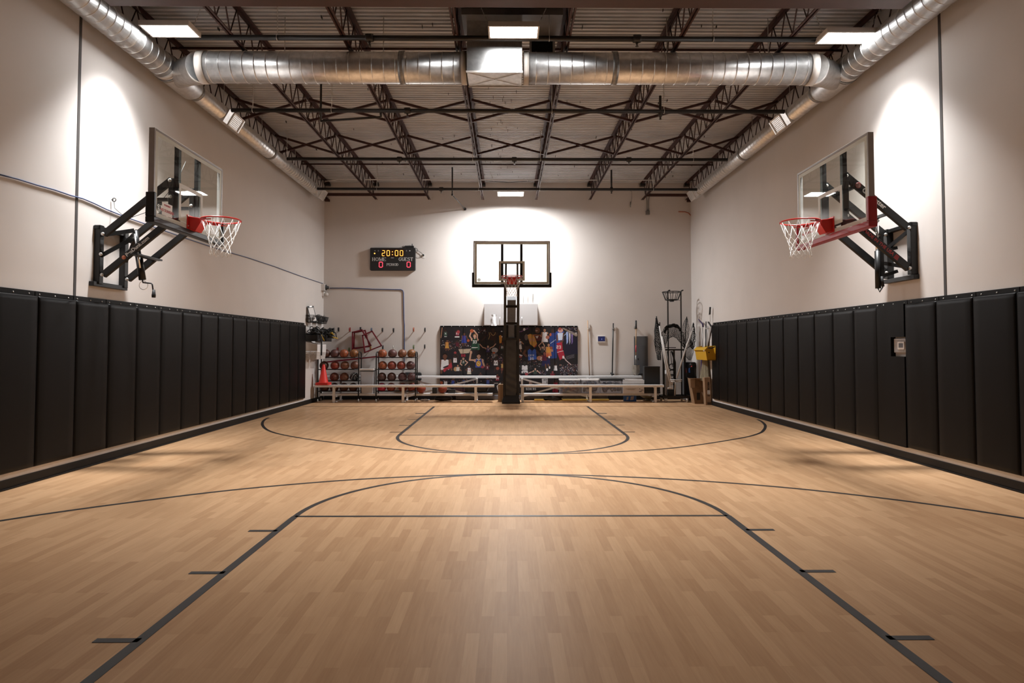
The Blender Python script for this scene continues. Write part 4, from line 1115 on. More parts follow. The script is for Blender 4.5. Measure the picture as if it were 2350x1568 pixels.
# ------------------------------------------------------------------ scoreboard
E_AMB = mat('amber_led', (1, .45, .08), .5, emit=(1.0, .43, .07), estr=2.6)
E_RED = mat('red_led', (1, .05, .08), .5, emit=(1.0, .06, .10), estr=2.4)
YS = 17.70
p0 = at(849.3, 568.7, YS); p1 = at(952.7, 620.8, YS)
sb = new('scoreboard', 'black electronic scoreboard on the back wall showing 20:00 in amber digits', 'scoreboard', ((p0.x + p1.x) / 2, YB, (p0.z + p1.z) / 2))
b = MB(); b.rbox((p0.x, YS, p1.z), (p1.x, YB, p0.z), .028, 1, 6); b.build('case', 'blackmat', sb, bevel=.004)
sx = (p1.x - p0.x) / 103.4; YL = YS - .004


def sp(zx, zy):  # scoreboard zoom pixel to wall
    return at(830 + zx / 14.69, 550 + zy / 14.69, YL)


a_, c_ = sp(648, 325), sp(1432, 580)
b = MB(); b.box((a_.x, YL + .001, c_.z), (c_.x, YS, a_.z)); b.build('clock_window', mat('amber_tint', (.035, .010, .004), .3), sb)
SEG = {'0': 'abcdef', '2': 'abged'}


def digit(ch, x0, x1, y0, y1, m, name):
    a_, c_ = sp(x0, y0), sp(x1, y1); X0, X1, Zt, Zb = a_.x, c_.x, a_.z, c_.z; t = (X1 - X0) * .17; zm = (Zt + Zb) / 2
    b = MB(); e = t * .28
    S_ = {'a': ((X0 + t * .6, Zt), (X1 - t * .6, Zt)), 'd': ((X0 + t * .6, Zb), (X1 - t * .6, Zb)), 'g': ((X0 + t * .6, zm), (X1 - t * .6, zm)),
          'f': ((X0, Zt - t * .6), (X0, zm + e)), 'b': ((X1, Zt - t * .6), (X1, zm + e)), 'e': ((X0, zm - e), (X0, Zb + t * .6)), 'c': ((X1, zm - e), (X1, Zb + t * .6))}
    for s_ in SEG[ch]:
        (xa, za), (xb, zb) = S_[s_]; b.bar((xa, YL, za), (xb, YL, zb), .004, t, (0, 0, 1) if za == zb else (1, 0, 0))
    return b.build(name, m, sb)


for ch, xa, xb in (('2', 690, 775), ('0', 850, 940), ('0', 1130, 1222), ('0', 1298, 1388)): digit(ch, xa, xb, 368, 548, E_AMB, 'clock_digit')
for zy in (412, 508):
    b = MB(); b.lathe(sp(1036, zy), [(.012, 0), (.012, -.003), (0, -.003)], 10, 'Y'); b.build('clock_colon_dot', E_AMB, sb)
b = MB(); b.lathe(sp(437, 467), [(.018, 0), (.018, -.004), (0, -.004)], 14, 'Y'); b.build('indicator_lamp', E_AMB, sb)
for xa, xb in ((590, 702), (1528, 1640)): digit('0', xa, xb, 758, 932, E_RED, 'score_digit')

SER = {'H': ('SS', [('v', .12, 0, 1), ('v', .88, 0, 1), ('h', .12, .88, .5)], 'abcd'), }


def serif(txt, x0, x1, y0, y1, name):
    """roman capitals: thick stems, thin bars, small serifs"""
    a_, c_ = sp(x0, y0), sp(x1, y1); W_ = c_.x - a_.x; Hh = a_.z - c_.z; n = len(txt); wd = {'I': .5, 'M': 1.25, 'O': 1.1, 'G': 1.1}
    tot = sum(wd.get(ch, 1) for ch in txt); u = W_ / tot; x = a_.x; b = MB(); tk, tn = Hh * .15, Hh * .075

    def seg(p, q, t): b.bar((p[0], YL, p[1]), (q[0], YL, q[1]), .003, t, (0, 0, 1) if abs(p[0] - q[0]) > abs(p[1] - q[1]) else (1, 0, 0))
    for ch in txt:
        w_ = u * wd.get(ch, 1); L_, R__, T_, B_ = x + .14 * w_, x + .86 * w_, a_.z - tn / 2, c_.z + tn / 2; Mx, Mz = (L_ + R__) / 2, (T_ + B_) / 2; sf = .16 * w_

        def stem(X, t=tk, top=True, bot=True):
            seg((X, T_), (X, B_), t)
            if top: seg((X - sf, T_), (X + sf, T_), tn)
            if bot: seg((X - sf, B_), (X + sf, B_), tn)

        def bow(cx_, cz_, rx, rz, a0, a1, t=tk):
            pts = [(cx_ + rx * math.cos(R(q)), cz_ + rz * math.sin(R(q))) for q in np.linspace(a0, a1, 14)]
            for p, q in zip(pts, pts[1:]):
                v = abs(q[1] - p[1]) / (abs(q[0] - p[0]) + abs(q[1] - p[1]) + 1e-9)
                seg(p, (q[0] + (q[0] - p[0]) * .15, q[1] + (q[1] - p[1]) * .15), tn + (t - tn) * v)
        if ch == 'H': stem(L_ + sf * .4); stem(R__ - sf * .4); seg((L_, Mz), (R__, Mz), tn)
        elif ch == 'O': bow(Mx, Mz, (R__ - L_) / 2, (T_ - B_) / 2, 0, 360)
        elif ch == 'M': stem(L_, tn * 1.3); stem(R__); seg((L_, T_), (Mx, B_), tk); seg((R__, T_), (Mx, B_), tn * 1.3)
        elif ch == 'E':
            stem(L_ + sf * .3)
            for Z in (T_, Mz, B_): seg((L_, Z), (R__ - (.2 * w_ if Z == Mz else 0), Z), tn)
            seg((R__, T_), (R__, T_ - .2 * Hh), tn); seg((R__, B_), (R__, B_ + .2 * Hh), tn)
        elif ch == 'G': bow(Mx, Mz, (R__ - L_) / 2, (T_ - B_) / 2, 45, 330); seg((R__ - .05 * w_, B_ + .05 * Hh), (R__ - .05 * w_, Mz - .05 * Hh), tk); seg((Mx + .1 * w_, Mz - .03 * Hh), (R__ + .08 * w_, Mz - .03 * Hh), tn); seg((R__, T_), (R__, T_ - .25 * Hh), tn)
        elif ch == 'U': seg((L_ + sf * .3, T_), (L_ + sf * .3, Mz), tk); seg((R__, T_), (R__, Mz), tn); bow((L_ + sf * .3 + R__) / 2, Mz, (R__ - L_ - sf * .3) / 2, Mz - B_, 180, 360); seg((L_ - sf * .6, T_), (L_ + sf * 1.2, T_), tn); seg((R__ - sf, T_), (R__ + sf * .8, T_), tn)
        elif ch == 'S': q = (T_ - B_) / 4; bow(Mx, T_ - q, (R__ - L_) * .40, q, 30, 270); bow(Mx, B_ + q, (R__ - L_) * .44, q, -150, 90); seg((R__ - .08 * w_, T_), (R__ - .08 * w_, T_ - .25 * Hh), tn); seg((L_ + .02 * w_, B_), (L_ + .02 * w_, B_ + .25 * Hh), tn)
        elif ch == 'T': stem(Mx, tk, False); seg((L_ - .06 * w_, T_), (R__ + .06 * w_, T_), tn); seg((L_ - .05 * w_, T_), (L_ - .05 * w_, T_ - .2 * Hh), tn); seg((R__ + .05 * w_, T_), (R__ + .05 * w_, T_ - .2 * Hh), tn)
        elif ch in 'PR':
            stem(L_ + sf * .3); q = (T_ - Mz) / 2; seg((L_, T_), (Mx, T_), tn); seg((L_, Mz), (Mx, Mz), tn); bow(Mx, T_ - q, R__ - Mx, q, 90, -90)
            if ch == 'R': seg((Mx, Mz), (R__ + .06 * w_, B_), tk)
        elif ch == 'D': stem(L_ + sf * .3); bow(L_ + .2 * w_, Mz, R__ - L_ - .2 * w_, (T_ - B_) / 2, 90, -90)
        elif ch == 'I': stem(Mx)
        x += w_
    return b.build(name, 'lettering', sb)


serif('HOME', 345, 828, 605, 720, 'home_lettering'); serif('GUEST', 1243, 1732, 603, 718, 'guest_lettering'); serif('PERIOD', 838, 1238, 800, 886, 'period_lettering')
gm = mat('dim_lettering', (.40, .37, .40), .5)
for zx, s_ in ((440, -1), (1628, 1)):
    b = MB(); q = sp(zx, 378); b.prism([(q.x - s_ * .018, YL, q.z + .016), (q.x + s_ * .02, YL, q.z), (q.x - s_ * .018, YL, q.z - .016)], (0, .004, 0)); b.build('possession_arrow', gm if s_ < 0 else 'lettering', sb)
for zx in (562, 1512): text_mesh('B', .055, 'bonus_letter', gm, sb, sp(zx, 380), (1, 0, 0), (0, 0, 1), extrude=.002)
b = MB(); q = sp(1035, 615); b.box((q.x - .04, YL, q.z - .009), (q.x + .04, YS, q.z + .009)); b.build('maker_plate', gm, sb)
q = at(921, 564.5, 17.74); rt = new('receiver', 'small black receiver with aerial lying on top of the scoreboard', 'receiver', q)
b = MB(); b.rbox(at(929, 568.5, 17.73), at(950, 564.8, 17.79), .01, 1); b.build('body', 'blackmat', rt)
b = MB(); b.tube(at(946, 566, 17.76), at(946, 560, 17.76), .008, 8, .012); b.build('aerial', 'blackmat', rt)
b = MB(); b.path([at(926 + 3 * math.cos(t / 3), 566.5 + 1.6 * math.sin(t / 3), 17.74 + .003 * t) for t in range(20)], .005, 5); b.build('coiled_lead', 'blackmat', rt)
oc = at(972, 588, YB); ou = new('wall_outlet', 'white wall outlet with black plug beside the scoreboard', 'outlet', (oc.x, YB, oc.z))
b = MB(); b.rbox((oc.x - .035, YB - .008, oc.z - .055), (oc.x + .035, YB, oc.z + .055), .01, 1); b.build('cover_plate', 'grille', ou, bevel=.002)
b = MB(); b.rbox((oc.x - .02, YB - .045, oc.z + .0), (oc.x + .02, YB - .008, oc.z + .045), .008, 1); b.build('plug', 'blackmat', ou)
b = MB(); b.path([at(952, 569, 17.75), at(957, 571, 17.76), at(959, 575, 17.77), at(956, 579.5, 17.78), at(954, 577, 17.78), at(956, 574, 17.775), at(961, 577, 17.77), at(966, 580, 17.77), at(971.5, 585, 17.765)], .006, 6)
tag(b.build('power_lead', 'blackmat', origin=oc), 'thin black lead looping from the scoreboard to the outlet', 'cable')
b = MB(); b.path([at(968, 589, 17.78), at(962, 591, 17.78), at(956, 588, 17.78), at(953.5, 583, 17.78)], .004, 5)
tag(b.build('power_lead', 'seal', origin=oc), 'thin pale lead hanging below the scoreboard corner to the outlet', 'cable')

# ------------------------------------------------------------------ cables, pegs and fittings on the walls
blue = mat('blue_cable', (.06, .09, .20), .5)
w1 = [(0, 401), (40, 411), (85, 425), (125, 436), (163, 449), (190, 456), (216, 467), (245, 481), (290, 499), (330, 513), (420, 545), (510, 575), (570, 592), (630, 612), (690, 634), (741, 651)]
b = MB(); b.path([atx(x, y, XL + .012) for x, y in w1], .008, 6)
tag(b.build('wall_cable', blue, origin=atx(510, 575, XL)), 'long blue grey cable sagging along the left wall behind the hoop', 'cable')
w2 = [(757, 661.5), (800, 661.2), (855, 664), (920, 665), (924.5, 667), (926, 672), (927, 735), (928, 745), (928, 800), (927.5, 850)]
b = MB(); b.path([at(x, y, YB - .012) for x, y in w2], .012, 6)
tag(b.build('wall_cable', blue, origin=at(926, 672, YB)), 'blue grey cable running along the back wall and down behind the ball rack', 'cable')
q = at(745, 660, 17.62); sp_ = new('corner_speaker', 'small black horn on a white box in the back left corner', 'speaker', (XL, 17.62, q.z))
b = MB(); b.box((XL, 17.55, q.z - .09), (XL + .10, 17.75, q.z + .085)); b.build('bracket_box', 'white', sp_, bevel=.006)
b = MB(); b.lathe((XL + .10, 17.65, q.z), [(.085, 0), (.08, .012), (.045, .03), (.04, .075), (.0, .078)], 18, 'X'); b.build('horn', 'blackmat', sp_)
q = at(749, 676, 17.70); dm = new('corner_dome', 'small whitish clear dome light in the back left corner below the black horn', 'dome light', (XL, 17.70, q.z))
b = MB(); b.box((XL, 17.64, q.z - .05), (XL + .05, 17.76, q.z + .09)); b.build('bracket', 'white', dm, bevel=.005)
b = MB(); b.sphere((XL + .10, 17.70, q.z), .058, 16, 10); b.build('dome', mat('frosted_dome', (.62, .58, .54), .15), dm)
PC = {'k': ('black', (.012, .011, .012)), 'r': ('red', (.30, .03, .03)), 'b': ('grey blue', (.10, .13, .20)), 'o': ('orange', (.38, .10, .05)), 'y': ('yellow', (.42, .24, .05)), 'g': ('green', (.10, .14, .05)), 'w': ('white', (.55, .52, .48))}
pegs = [(777.5, 756, 'k', 'upper row, nearest the left corner'), (803.5, 756, 'r', 'upper row left of the hanging frames'), (828, 755, 'k', 'holding the double red frame'), (853, 757, 'b', 'holding the single red frame'),
        (878, 757, 'k', 'upper row just right of the red frames'), (903.5, 757.5, 'k', 'upper row left of the blue cable'), (949.6, 756, 'o', 'upper row right of the blue cable'), (975.6, 756.5, 'k', 'end of the upper row nearest the mural'),
        (975, 795, 'k', 'lower row nearest the mural'), (949.6, 796, 'g', 'lower row above the right end of the right ball rack'), (903.5, 797, 'w', 'lower row above the right ball rack'), (879, 797, 'k', 'lower row above the left end of the right ball rack'),
        (775, 802, 'r', 'lower row above the left ball rack'), (801.7, 802, 'g', 'lower row above the middle of the left ball rack'), (851, 799, 'y', 'lower row between the two racks')]
for x, y, cc, lab in pegs:
    q = at(x, y, YB); h = new('wall_peg', '%s wall peg, %s' % (PC[cc][0], lab), 'peg', (q.x, YB, q.z), 'wall pegs')
    m_ = mat('peg_' + PC[cc][0].replace(' ', '_'), PC[cc][1], .45)
    b = MB(); b.box((q.x - .014, YB - .006, q.z - .065), (q.x + .014, YB, q.z + .05)); b.build('back_plate', m_, h)
    b = MB(); b.path([(q.x, YB - .006, q.z - .045), (q.x, YB - .05, q.z - .05), (q.x, YB - .085, q.z - .03), (q.x, YB - .09, q.z + .045)], .011, 8); b.build('prong', m_, h)
frm = mat('dark_red_tube', (.17, .012, .022), .4)


def frame(corners, Y, lab):
    P_ = [at(690 + x / 3.921, 540 + y / 3.921, Y) for x, y in corners]
    b = MB()
    for i in range(4): p, q = P_[i], P_[(i + 1) % 4]; d = (q - p).normalized() * .017; b.bar(p - d, q + d, .034, .034, (0, 1, 0))
    tag(b.build('agility_square', frm, origin=P_[0], bevel=.004), lab, 'frame', 'red tube frames')


frame([(467, 874), (551, 853), (632, 992), (466, 1028)], 17.70, 'dark red square tube frame on the left pegs, in front of its twin')
frame([(484, 877), (580, 858), (620, 1003), (478, 1016)], 17.745, 'dark red square tube frame on the left pegs, behind its twin')
frame([(557, 903), (643, 864), (727, 995), (578, 1055)], 17.655, 'dark red square tube frame hanging tilted from the grey blue peg')
a_ = at(742, 832, 17.66); c_ = at(867, 818.5, 17.72); b = MB(); b.bar(a_, c_, .04, .04); tag(b.build('red_pole', frm, origin=a_, bevel=.004), 'dark red pole lying aslant behind the ball racks', 'pole')

# orange conduit, junction box, hanging leads on the right
b = MB(); b.path([at(x, y, YB - .014) for x, y in [(1557, 486), (1572, 486.3), (1580, 489), (1586, 495), (1588, 503), (1588.4, 560), (1588.8, 640), (1590, 690), (1590.5, 742)]], .013, 7)
tag(b.build('orange_conduit', mat('orange_pipe', (.36, .10, .05), .45), origin=at(1588, 560, YB)), 'thin orange red pipe bending down the back right corner', 'pipe')
q = at(1486, 489, YB); jb = new('junction_box', 'grey junction box with two conduits high on the back wall', 'junction box', (q.x, YB, q.z))
jg = mat('conduit_grey', (.22, .215, .21), .4, metal=.4)
b = MB(); b.box((q.x - .055, YB - .06, q.z - .055), (q.x + .055, YB, q.z + .055)); b.build('box', jg, jb, bevel=.004)
for dx in (-.02, .025):
    b = MB(); b.path([(q.x + dx, YB - .03, q.z + .05), (q.x + dx, YB - .03, q.z + .33), (q.x + dx * 3, YB - .05, q.z + .62)], .011, 7); b.build('conduit', jg, jb)
b = MB(); b.path([at(1437, 432, 17.5), at(1450, 440, 17.6), at(1450, 452, 17.75), at(1447, 474, 17.78)], .006, 5); b.tube(at(1447.4, 463, 17.77), at(1446.6, 476, 17.78), .014, 8)
tag(b.build('hanging_lead', jg, origin=at(1447, 474, 17.78)), 'thin grey lead hanging from the roof left of the junction box', 'cable')
for x, y, X, lab in ((751, 460, XL, 'small dark steel bracket at the top of the back left corner'), (1582, 461, XR, 'small dark steel bracket at the top of the back right corner')):
    q = at(x, y, YB - .05); b = MB(); b.box((q.x - .06, YB - .10, q.z - .03), (q.x + .06, YB, q.z + .03)); tag(b.build('wall_bracket', 'joist', origin=q), lab, 'bracket')

# ------------------------------------------------------------------ cabinet and paper rolls
cw = mat('white_melamine', (.58, .56, .56), .45)
a_ = at(1111, 697, 17.48); c_ = at(1234, 748, 17.48)
cab = new('wall_cabinet', 'white wall cabinet above the mural behind the hoop post', 'cabinet', ((a_.x + c_.x) / 2, YB, 2.02))
b = MB(); b.box((a_.x, 17.50, 2.02), (c_.x, YB, a_.z)); b.build('carcass', cw, cab, bevel=.003)
for k in range(3):
    xa = a_.x + (c_.x - a_.x) * k / 3 + .003; xb = a_.x + (c_.x - a_.x) * (k + 1) / 3 - .003
    b = MB(); b.box((xa, 17.48, 2.025), (xb, 17.498, a_.z - .004)); dr = b.build('door', cw, cab, bevel=.002)
    hx = (xa + .05) if k else (xb - .05); b = MB(); b.tube((hx, 17.455, 2.06), (hx, 17.455, 2.24), .007, 8)
    for zz in (2.08, 2.22): b.tube((hx, 17.455, zz), (hx, 17.48, zz), .005, 6)
    b.build('handle', 'bolt', dr)
for k, (px, lab) in enumerate(((1178, 'white paper towel roll on the cabinet, seen through the hoop arms'), (1196.5, 'white paper towel roll on the cabinet just right of the hoop post'), (1207.3, 'white paper towel roll, middle of the three right of the post'), (1219, 'rightmost white paper towel roll on top of the cabinet'))):
    q = at(px, 697, 17.62); r_ = new('paper_towel_roll', lab, 'paper roll', (q.x, 17.62, a_.z), 'paper towel rolls')
    b = MB(); b.lathe((q.x, 17.62, a_.z), [(.02, .28), (.062, .28), (.064, .27), (.064, .01), (.062, 0), (.02, 0)], 20, caps=False); b.build('paper', mat('tissue', (.78, .76, .74), .9, noise=.03, nscale=40, bump=.2), r_)
    b = MB(); b.lathe((q.x, 17.62, a_.z), [(.02, 0), (.02, .28)], 14, caps=False); b.build('core_tube', mat('brown_card', (.25, .15, .08), .8), r_)
q0 = at(1127, 722, 17.47); q1 = at(1140, 748, 17.47); rr = random.Random(4); g_ = []
for i in range(9):
    row = []
    for j in range(7): u, v = j / 6, i / 8; wv = 1 - .25 * math.sin(v * 3.2); row.append((q0.x + (q1.x - q0.x) * (.5 + (u - .5) * wv), 17.47 - .015 - .05 * math.sin(u * PI) * (.4 + v) + rr.uniform(-.014, .008), q0.z + (q1.z - q0.z) * v + rr.uniform(-.012, .012)))
    g_.append(row)
b = MB(); b.surf(g_); b.surf([[Vector(p) + Vector((0, .012 if 0 < j < 6 else .003, 0)) for j, p in enumerate(r_)] for r_ in g_])
tag(b.build('plastic_bag', mat('white_plastic_film', (.74, .73, .74), .2), origin=(q0.x, 17.47, q1.z)), 'crumpled white plastic bag hanging on the left cabinet door', 'bag')

# ------------------------------------------------------------------ bleachers
def bleacher(x0, x1, legs, lab, braces, bx0=None, bx1=None):
    root = new('bleacher', lab, 'bleacher', ((x0 + x1) / 2, 16.95, 0), 'aluminium bleachers')
    bx0 = x0 if bx0 is None else bx0; bx1 = x1 if bx1 is None else bx1

    def plank(xa, xb, ya, yb, zt, nm):
        b = MB(); b.box((xa, ya, zt - .012), (xb, yb, zt)); b.box((xa, ya, zt - .055), (xb, ya + .012, zt - .01)); b.box((xa, yb - .012, zt - .055), (xb, yb, zt - .01))
        for k in range(1, 6): y = ya + (yb - ya) * k / 6; b.box((xa, y - .004, zt), (xb, y + .004, zt + .003))
        for xx in (xa, xb): b.box((xx - .006, ya - .004, zt - .058), (xx + .006, yb + .004, zt + .004))
        b.build(nm, 'alu', root, bevel=.003)
    plank(x0, x1, 16.72, 16.96, .455, 'seat_plank'); plank(bx0, bx1, 17.40, 17.64, .655, 'seat_plank'); plank(x0 + .05, x1 - .05, 17.06, 17.27, .215, 'foot_plank')
    for lx in legs:
        b = MB(); b.bar((lx, 16.80, 0), (lx, 16.80, .40), .065, .05, (0, 1, 0)); b.bar((lx, 16.80, .012), (lx, 17.62, .012), .05, .024); b.build('front_leg', 'alu', root, bevel=.003)
        b = MB(); b.bar((lx, 17.50, .02), (lx, 17.50, .60), .05, .05, (0, 1, 0)); b.build('rear_leg', 'alu', root, bevel=.003)
        b = MB(); b.bar((lx, 16.74, .385), (lx, 16.95, .385), .04, .03); b.build('seat_bracket', 'alu', root)
        b = MB(); b.bar((lx, 17.37, .585), (lx, 17.64, .585), .04, .03); b.build('seat_bracket', 'alu', root)
        b = MB(); b.bar((lx, 16.82, .145), (lx, 17.50, .145), .04, .03); b.build('cross_rail', 'alu', root)
    for la, lb in braces:
        for za, zb in ((.58, .10), (.10, .58)):
            b = MB(); b.bar((la, 17.535 + (.012 if za > zb else 0), za), (lb, 17.535 + (.012 if za > zb else 0), zb), .008, .045); b.build('diagonal_brace', 'alu', root)


bleacher(-4.93, -.34, (-4.46, -2.68, -.81), 'two row aluminium bleacher on the left, in front of the ball racks', ((-2.68, -.81),), bx1=-.30)
bleacher(.34, 4.03, (.40, 2.15, 3.83), 'two row aluminium bleacher on the right, holding storage bins', ((.40, 2.15),), bx1=3.60)


# ------------------------------------------------------------------ basketballs and racks
def ball_material():
    m = bpy.data.materials.new('basketball_leather'); m.use_nodes = True; nt = m.node_tree; N = nt.nodes; L = nt.links; bs = N['Principled BSDF']
    tc = N.new('ShaderNodeTexCoord'); sx_ = N.new('ShaderNodeSeparateXYZ'); L.new(tc.outputs['Object'], sx_.inputs[0])

    def mth(op, a, b_=None):
        n = N.new('ShaderNodeMath'); n.operation = op
        for i, v in enumerate((a, b_)):
            if v is None: continue
            if isinstance(v, (int, float)): n.inputs[i].default_value = v
            else: L.new(v, n.inputs[i])
        return n.outputs[0]
    x, y, z = sx_.outputs; rb = .119
    l1 = mth('LESS_THAN', mth('ABSOLUTE', x), .0035); l2 = mth('LESS_THAN', mth('ABSOLUTE', z), .0035)
    # curved side panels: circles about the y axis poles offset in x
    d1 = mth('SQRT', mth('ADD', mth('POWER', mth('SUBTRACT', mth('ABSOLUTE', x), rb * .95), 2), mth('MULTIPLY', mth('POWER', z, 2), .55)))
    l3 = mth('LESS_THAN', mth('ABSOLUTE', mth('SUBTRACT', d1, rb * .52)), .0035)
    ln = mth('MAXIMUM', mth('MAXIMUM', l1, l2), l3)
    oi = N.new('ShaderNodeObjectInfo'); mx = N.new('ShaderNodeMix'); mx.data_type = 'RGBA'
    nz = N.new('ShaderNodeTexNoise'); nz.inputs['Scale'].default_value = 26; L.new(tc.outputs['Object'], nz.inputs[0])
    hs = N.new('ShaderNodeHueSaturation'); L.new(oi.outputs['Color'], hs.inputs['Color']); L.new(mth('ADD', .7, mth('MULTIPLY', nz.outputs[0], .6)), hs.inputs['Value'])
    L.new(ln, mx.inputs[0]); L.new(hs.outputs[0], mx.inputs[6])
    sc = mth('GREATER_THAN', oi.outputs['Alpha'], .9); cs = N.new('ShaderNodeMix'); cs.data_type = 'RGBA'; cs.inputs[6].default_value = (.6, .58, .55, 1); cs.inputs[7].default_value = (.018, .012, .01, 1)
    L.new(sc, cs.inputs[0]); L.new(cs.outputs[2], mx.inputs[7]); L.new(mx.outputs[2], bs.inputs['Base Color'])
    bs.inputs['Roughness'].default_value = .5
    bp = N.new('ShaderNodeBump'); bp.inputs['Strength'].default_value = .15; bp.inputs['Distance'].default_value = .002; n2 = N.new('ShaderNodeTexVoronoi'); n2.inputs['Scale'].default_value = 260; L.new(tc.outputs['Object'], n2.inputs[0]); L.new(n2.outputs[0], bp.inputs['Height']); L.new(bp.outputs[0], bs.inputs['Normal'])
    return m


RB_ = .1185
b = MB(); b.sphere((0, 0, 0), RB_, 32, 20)
ball0 = b.build('basketball', ball_material())
bcol = {'o': (.30, .075, .024), 'd': (.085, .030, .018), 'b': (.15, .048, .024), 't': (.19, .07, .032), 'm': (.105, .040, .036), 'k': (.012, .012, .014), 'p': (.50, .03, .07), 'r': (.26, .045, .022), 'g': (.23, .085, .022)}
rb_ = random.Random(21); used = [False]


def ball(pos, cc, lab, group):
    o = ball0 if not used[0] else clone(ball0); used[0] = True
    o.location = pos; o.rotation_euler = (rb_.uniform(0, 6.28), rb_.uniform(0, 6.28), rb_.uniform(0, 6.28)); o.color = (*bcol[cc], 0.0 if cc == 'k' else 1.0)
    return tag(o, lab, 'basketball', group)


def rack(x0, x1, lab, legs_x):
    yc = 17.17; root = new('ball_rack', lab, 'ball rack', ((x0 + x1) / 2, yc, 0), 'ball racks')
    ft, bk = yc - .15, yc + .15
    for i, xx in enumerate((x0, x1)):
        b = MB(); pts = [(xx, ft, .09), (xx, ft, 1.24), (xx, ft + .03, 1.285), (xx, ft + .07, 1.30), (xx, bk - .07, 1.30), (xx, bk - .03, 1.285), (xx, bk, 1.24), (xx, bk, .09)]
        b.path(pts, .016, 8); b.build('side_frame', 'black', root)
        for yy in (ft, bk):
            b = MB(); b.lathe((xx - .012, yy, .034), [(.034, 0), (.034, .024)], 14, 'X'); b.tube((xx, yy, .03), (xx, yy, .10), .009, 6); b.build('caster', 'bolt', root)
    for zc in (1.257, .945, .645, .374):
        for yy in (yc - .085, yc + .085):
            b = MB(); b.tube((x0, yy, zc - .0885 - .011), (x1, yy, zc - .0885 - .011), .011, 8); b.build('shelf_rail', 'black', root)
        for xx in (x0, x1): b = MB(); b.tube((xx, ft, zc - .0995), (xx, bk, zc - .0995), .009, 6); b.build('shelf_end', 'black', root)


YBL = 17.17
X_ = lambda px, Y=YBL: at(px, 850, Y).x
rack(X_(733.5), X_(826), 'black wire ball rack nearest the left corner, behind the orange cone', 0)
rack(X_(866), X_(955.5), 'black wire ball rack right of the white bin', 0)
rows_ = [('left rack', 'top shelf', 1.257, [(747.2, 'd'), (767.9, 'm'), (789.2, 'o'), (812.2, 'g')]), ('left rack', 'second shelf', .945, [(743.8, 'd'), (768.8, 'r'), (791.5, 't'), (814.5, 'b')]),
         ('left rack', 'third shelf', .645, [(767.5, 'b'), (790.5, 't'), (813.2, 'k')]), ('left rack', 'bottom shelf', .374, [(745.5, 'd'), (767.5, 'd'), (789.5, 'd'), (811, 'd')]),
         ('right rack', 'top shelf', 1.257, [(877.5, 'o'), (900.6, 'm'), (923, 't'), (944.3, 'g')]), ('right rack', 'second shelf', .945, [(878, 'o'), (899.5, 'r'), (921, 'r'), (942.2, 'm')]),
         ('right rack', 'third shelf', .645, [(876.5, 'd'), (899, 'd'), (924, 'm'), (945, 'm')]), ('right rack', 'bottom shelf', .374, [(876.6, 'p'), (898, 'r'), (924.7, 'r'), (945.5, 'r')])]
cname = {'o': 'bright orange', 'd': 'dark brown', 'b': 'brown', 't': 'tan brown', 'm': 'dull maroon', 'k': 'black white-lined', 'p': 'pink red', 'r': 'red orange', 'g': 'golden orange'}
for rk, sh, zc, lst in rows_:
    for i, (px, cc) in enumerate(lst):
        ball((X_(px), YBL, zc), cc, '%s basketball on the %s of the %s, %s from the left' % (cname[cc], sh, rk, ORD[i]), 'basketballs on the %s' % rk)
q = at(966.8, 893, 17.12); ball((q.x, 17.12, .218 + RB_), 'r', 'red orange basketball on the foot plank beside the right rack', 'loose basketballs')
q = at(1015.7, 893, 17.12); ball((q.x, 17.12, .218 + RB_), 'r', 'red orange basketball on the foot plank in front of the mural edge', 'loose basketballs')


# ------------------------------------------------------------------ cone, bin, corner baskets
q = at(742, 884, 16.83); cn = new('traffic_cone', 'bright orange red cone standing on the left end of the bleacher seat', 'cone', (q.x, 16.84, .459))
cm = mat('cone_red', (.72, .035, .025), .45)
b = MB(); b.lathe((q.x, 16.84, .459), [(.135, .05), (.122, .055), (.03, .52), (.022, .525), (0, .525)], 28); b.build('cone_body', cm, cn)
for k in range(2):
    b = MB(); b.rbox((q.x - .178, 16.84 - .15, .459 + .032 * k), (q.x + .178, 16.84 + .15, .459 + .032 * k + .028), .05, 2); b.build('cone_base', cm, cn, bevel=.005)
bw = mat('bin_white', (.55, .55, .57), .45)
xa, xb = at(828.5, 880, 17.12).x, at(858.5, 880, 17.12).x
bn = new('storage_bin', 'tall white plastic bin between the two ball racks', 'bin', ((xa + xb) / 2, 17.12, .218))
b = MB(); b.prism([(xa + .02, 17.07, .218), (xb - .02, 17.07, .218), (xb, 17.06, .80), (xa, 17.06, .80)], (0, .24, 0)); b.build('bin_body', bw, bn, bevel=.012)
b = MB(); b.box((xa - .015, 17.045, .80), (xb + .015, 17.315, .822)); b.build('bin_rim', 'blackmat', bn, bevel=.004)
xa, xb = at(824.8, 848, 17.12).x, at(863, 848, 17.12).x
b = MB(); b.box((xa + .03, 16.97, .823), (xb - .035, 17.27, .868)); tag(b.build('white_board', 'white', origin=((xa + xb) / 2, 17.12, .823), bevel=.004), 'white board lying on top of the white bin', 'board')
